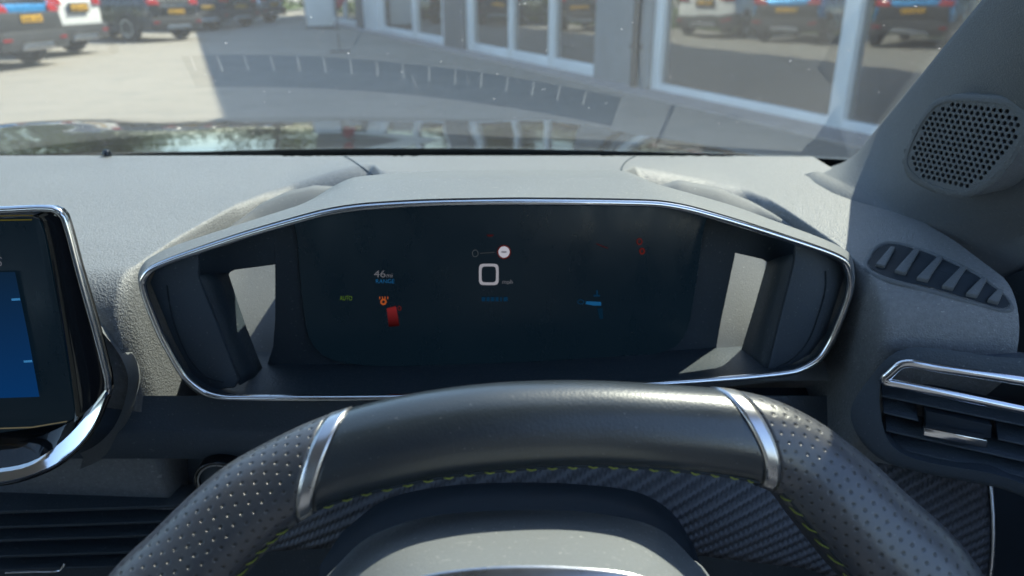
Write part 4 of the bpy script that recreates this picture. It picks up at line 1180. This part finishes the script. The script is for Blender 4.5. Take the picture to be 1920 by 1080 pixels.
# outer edge (cos=+1) of each clip sits nearer the wheel's top centre
strip('top_grip', vL + CW / 2, vR - CW / 2, 90, M['leather'], 0, 1, -1)
for vc, sg in ((vL, 1), (vR, -1)):
    strip('metal_clip', vc - CW / 2, vc + CW / 2, 4, M['satin'], .0006, sg, sg)
strip('perforated_grip', vR + CW / 2, vR + CW / 2 + .20, 100, M['leather_perf'], .0004, -1, 0)
strip('perforated_grip', vL - CW / 2 - .20, vL - CW / 2, 100, M['leather_perf'], .0004, 0, 1)
strip('lower_grip', vR + CW / 2 + .20, LT + vL - CW / 2 - .20, 60, M['leather'])
M['stitch'] = plain('yellow_green_thread', (.24, .27, .055), .7, spec=.2, var=.15, nscale=300)
def stitch_run(v0, v1, n, phi, ln, slant, w=.00036):
    for i in range(n):
        v = v0 + (v1 - v0) * (i + .5) / n
        ph = phi + random.uniform(-.02, .02)
        a = rimP(v - ln / 2, ph - slant, .0007); b = rimP(v + ln / 2, ph + slant, .0007); m_ = rimP(v, ph, .0012)
        tube('stitch', [a, a.lerp(m_, .5), m_, m_.lerp(b, .5), b], [w * .6, w, w, w, w * .6], M['stitch'], sw, 6)
PH = R(151)
lsm = vR - vL
stitch_run(vL + CW - SHR + .001, vR - CW + SHR - .001, 22, PH, .0042, .03)
stitch_run(vR + CW + SHR, vR + CW + SHR + .085, 10, PH + .1, .0050, -.10)
stitch_run(vL - CW - SHR - .085, vL - CW - SHR, 14, PH, .0045, .08)
# dark seam groove under the stitches
for a_, b_ in ((vL + CW - SHR, vR - CW + SHR), (vR + CW + SHR, vR + .11), (vL - .11, vL - CW - SHR)):
    tube('seam', [rimP(a_ + (b_ - a_) * i / 60, PH + .03, .0) for i in range(61)], .0008, M['matt_black'], sw, 6)
# hub
def hubrow(pts, Y): return spline([UY(a, b, Y) for a, b in pts], 60)
hr = [hubrow([(560, 1160), (615, 1115), (680, 1070), (790, 1038), (960, 1026), (1120, 1032), (1235, 1060), (1300, 1050), (1345, 1100)], .262),
      hubrow([(585, 1110), (632, 1060), (690, 1008), (800, 970), (960, 957), (1120, 963), (1232, 990), (1300, 1050), (1340, 1105)], .246),
      hubrow([(600, 1130), (660, 1072), (740, 1030), (830, 1010), (960, 1002), (1090, 1006), (1180, 1022), (1260, 1060), (1320, 1115)], .225),
      hubrow([(650, 1145), (720, 1105), (800, 1078), (880, 1066), (970, 1061), (1070, 1063), (1180, 1075), (1250, 1098), (1310, 1135)], .193)]
rows_mesh('hub_cover', hr, M['smooth_grey'], sw, sharp=70)
tr0 = [p + Vector((0, -.001, -.0002)) for p in hr[3]]; tr1 = [p + Vector((0, -.003, -.004)) for p in hr[3]]
rows_mesh('hub_trim', [hr[3], tr0, tr1], M['satin'], sw)
rows_mesh('hub_face', [tr1, [p + Vector((0, -.010, -.012)) for p in tr1], [p.lerp(PW + aW * cx_ + bW * .12, .5) + Vector((0, -.03, -.05)) for p in tr1], [PW + aW * cx_ + bW * .17 + nW * .03 + (p - tr1[30]) * .5 for p in tr1]], M['gloss_black'], sw)
for s_ in (-1, 1):
    a = PW + aW * (cx_ + s_ * .06) + bW * .135 + nW * -.005; b = PW + aW * (cx_ + s_ * (hw_ * 1.04)) + bW * .15
    rows_mesh('spoke', [[p + bW * dy + nW * dz for dy, dz in ((-.018, 0), (-.012, .008), (.012, .008), (.018, 0), (0, -.01))] for p in (a, a.lerp(b, .5) - nW * .006, b)], M['dark_plastic'], sw, True)
# column cowl
cwl = [[(640, 1000), (720, 945), (830, 917), (960, 910), (1090, 914), (1200, 932), (1262, 970), (1300, 1020)]]
col = thing('column_cowl', 'black steering column cowl behind the wheel', 'column cowl')
rws = [hubrow([(640, 960), (720, 922), (830, 906), (960, 900), (1090, 903), (1200, 914), (1270, 945), (1310, 1000)], .432), hubrow(cwl[0], .395), hubrow([(600, 1060), (690, 995), (820, 950), (960, 938), (1100, 943), (1220, 975), (1290, 1030), (1320, 1080)], .365),
       hubrow([(590, 1220), (690, 1150), (820, 1120), (960, 1110), (1100, 1115), (1220, 1135), (1290, 1180), (1320, 1240)], .350)]
rows_mesh('shell', rws, M['matt_black'], col)
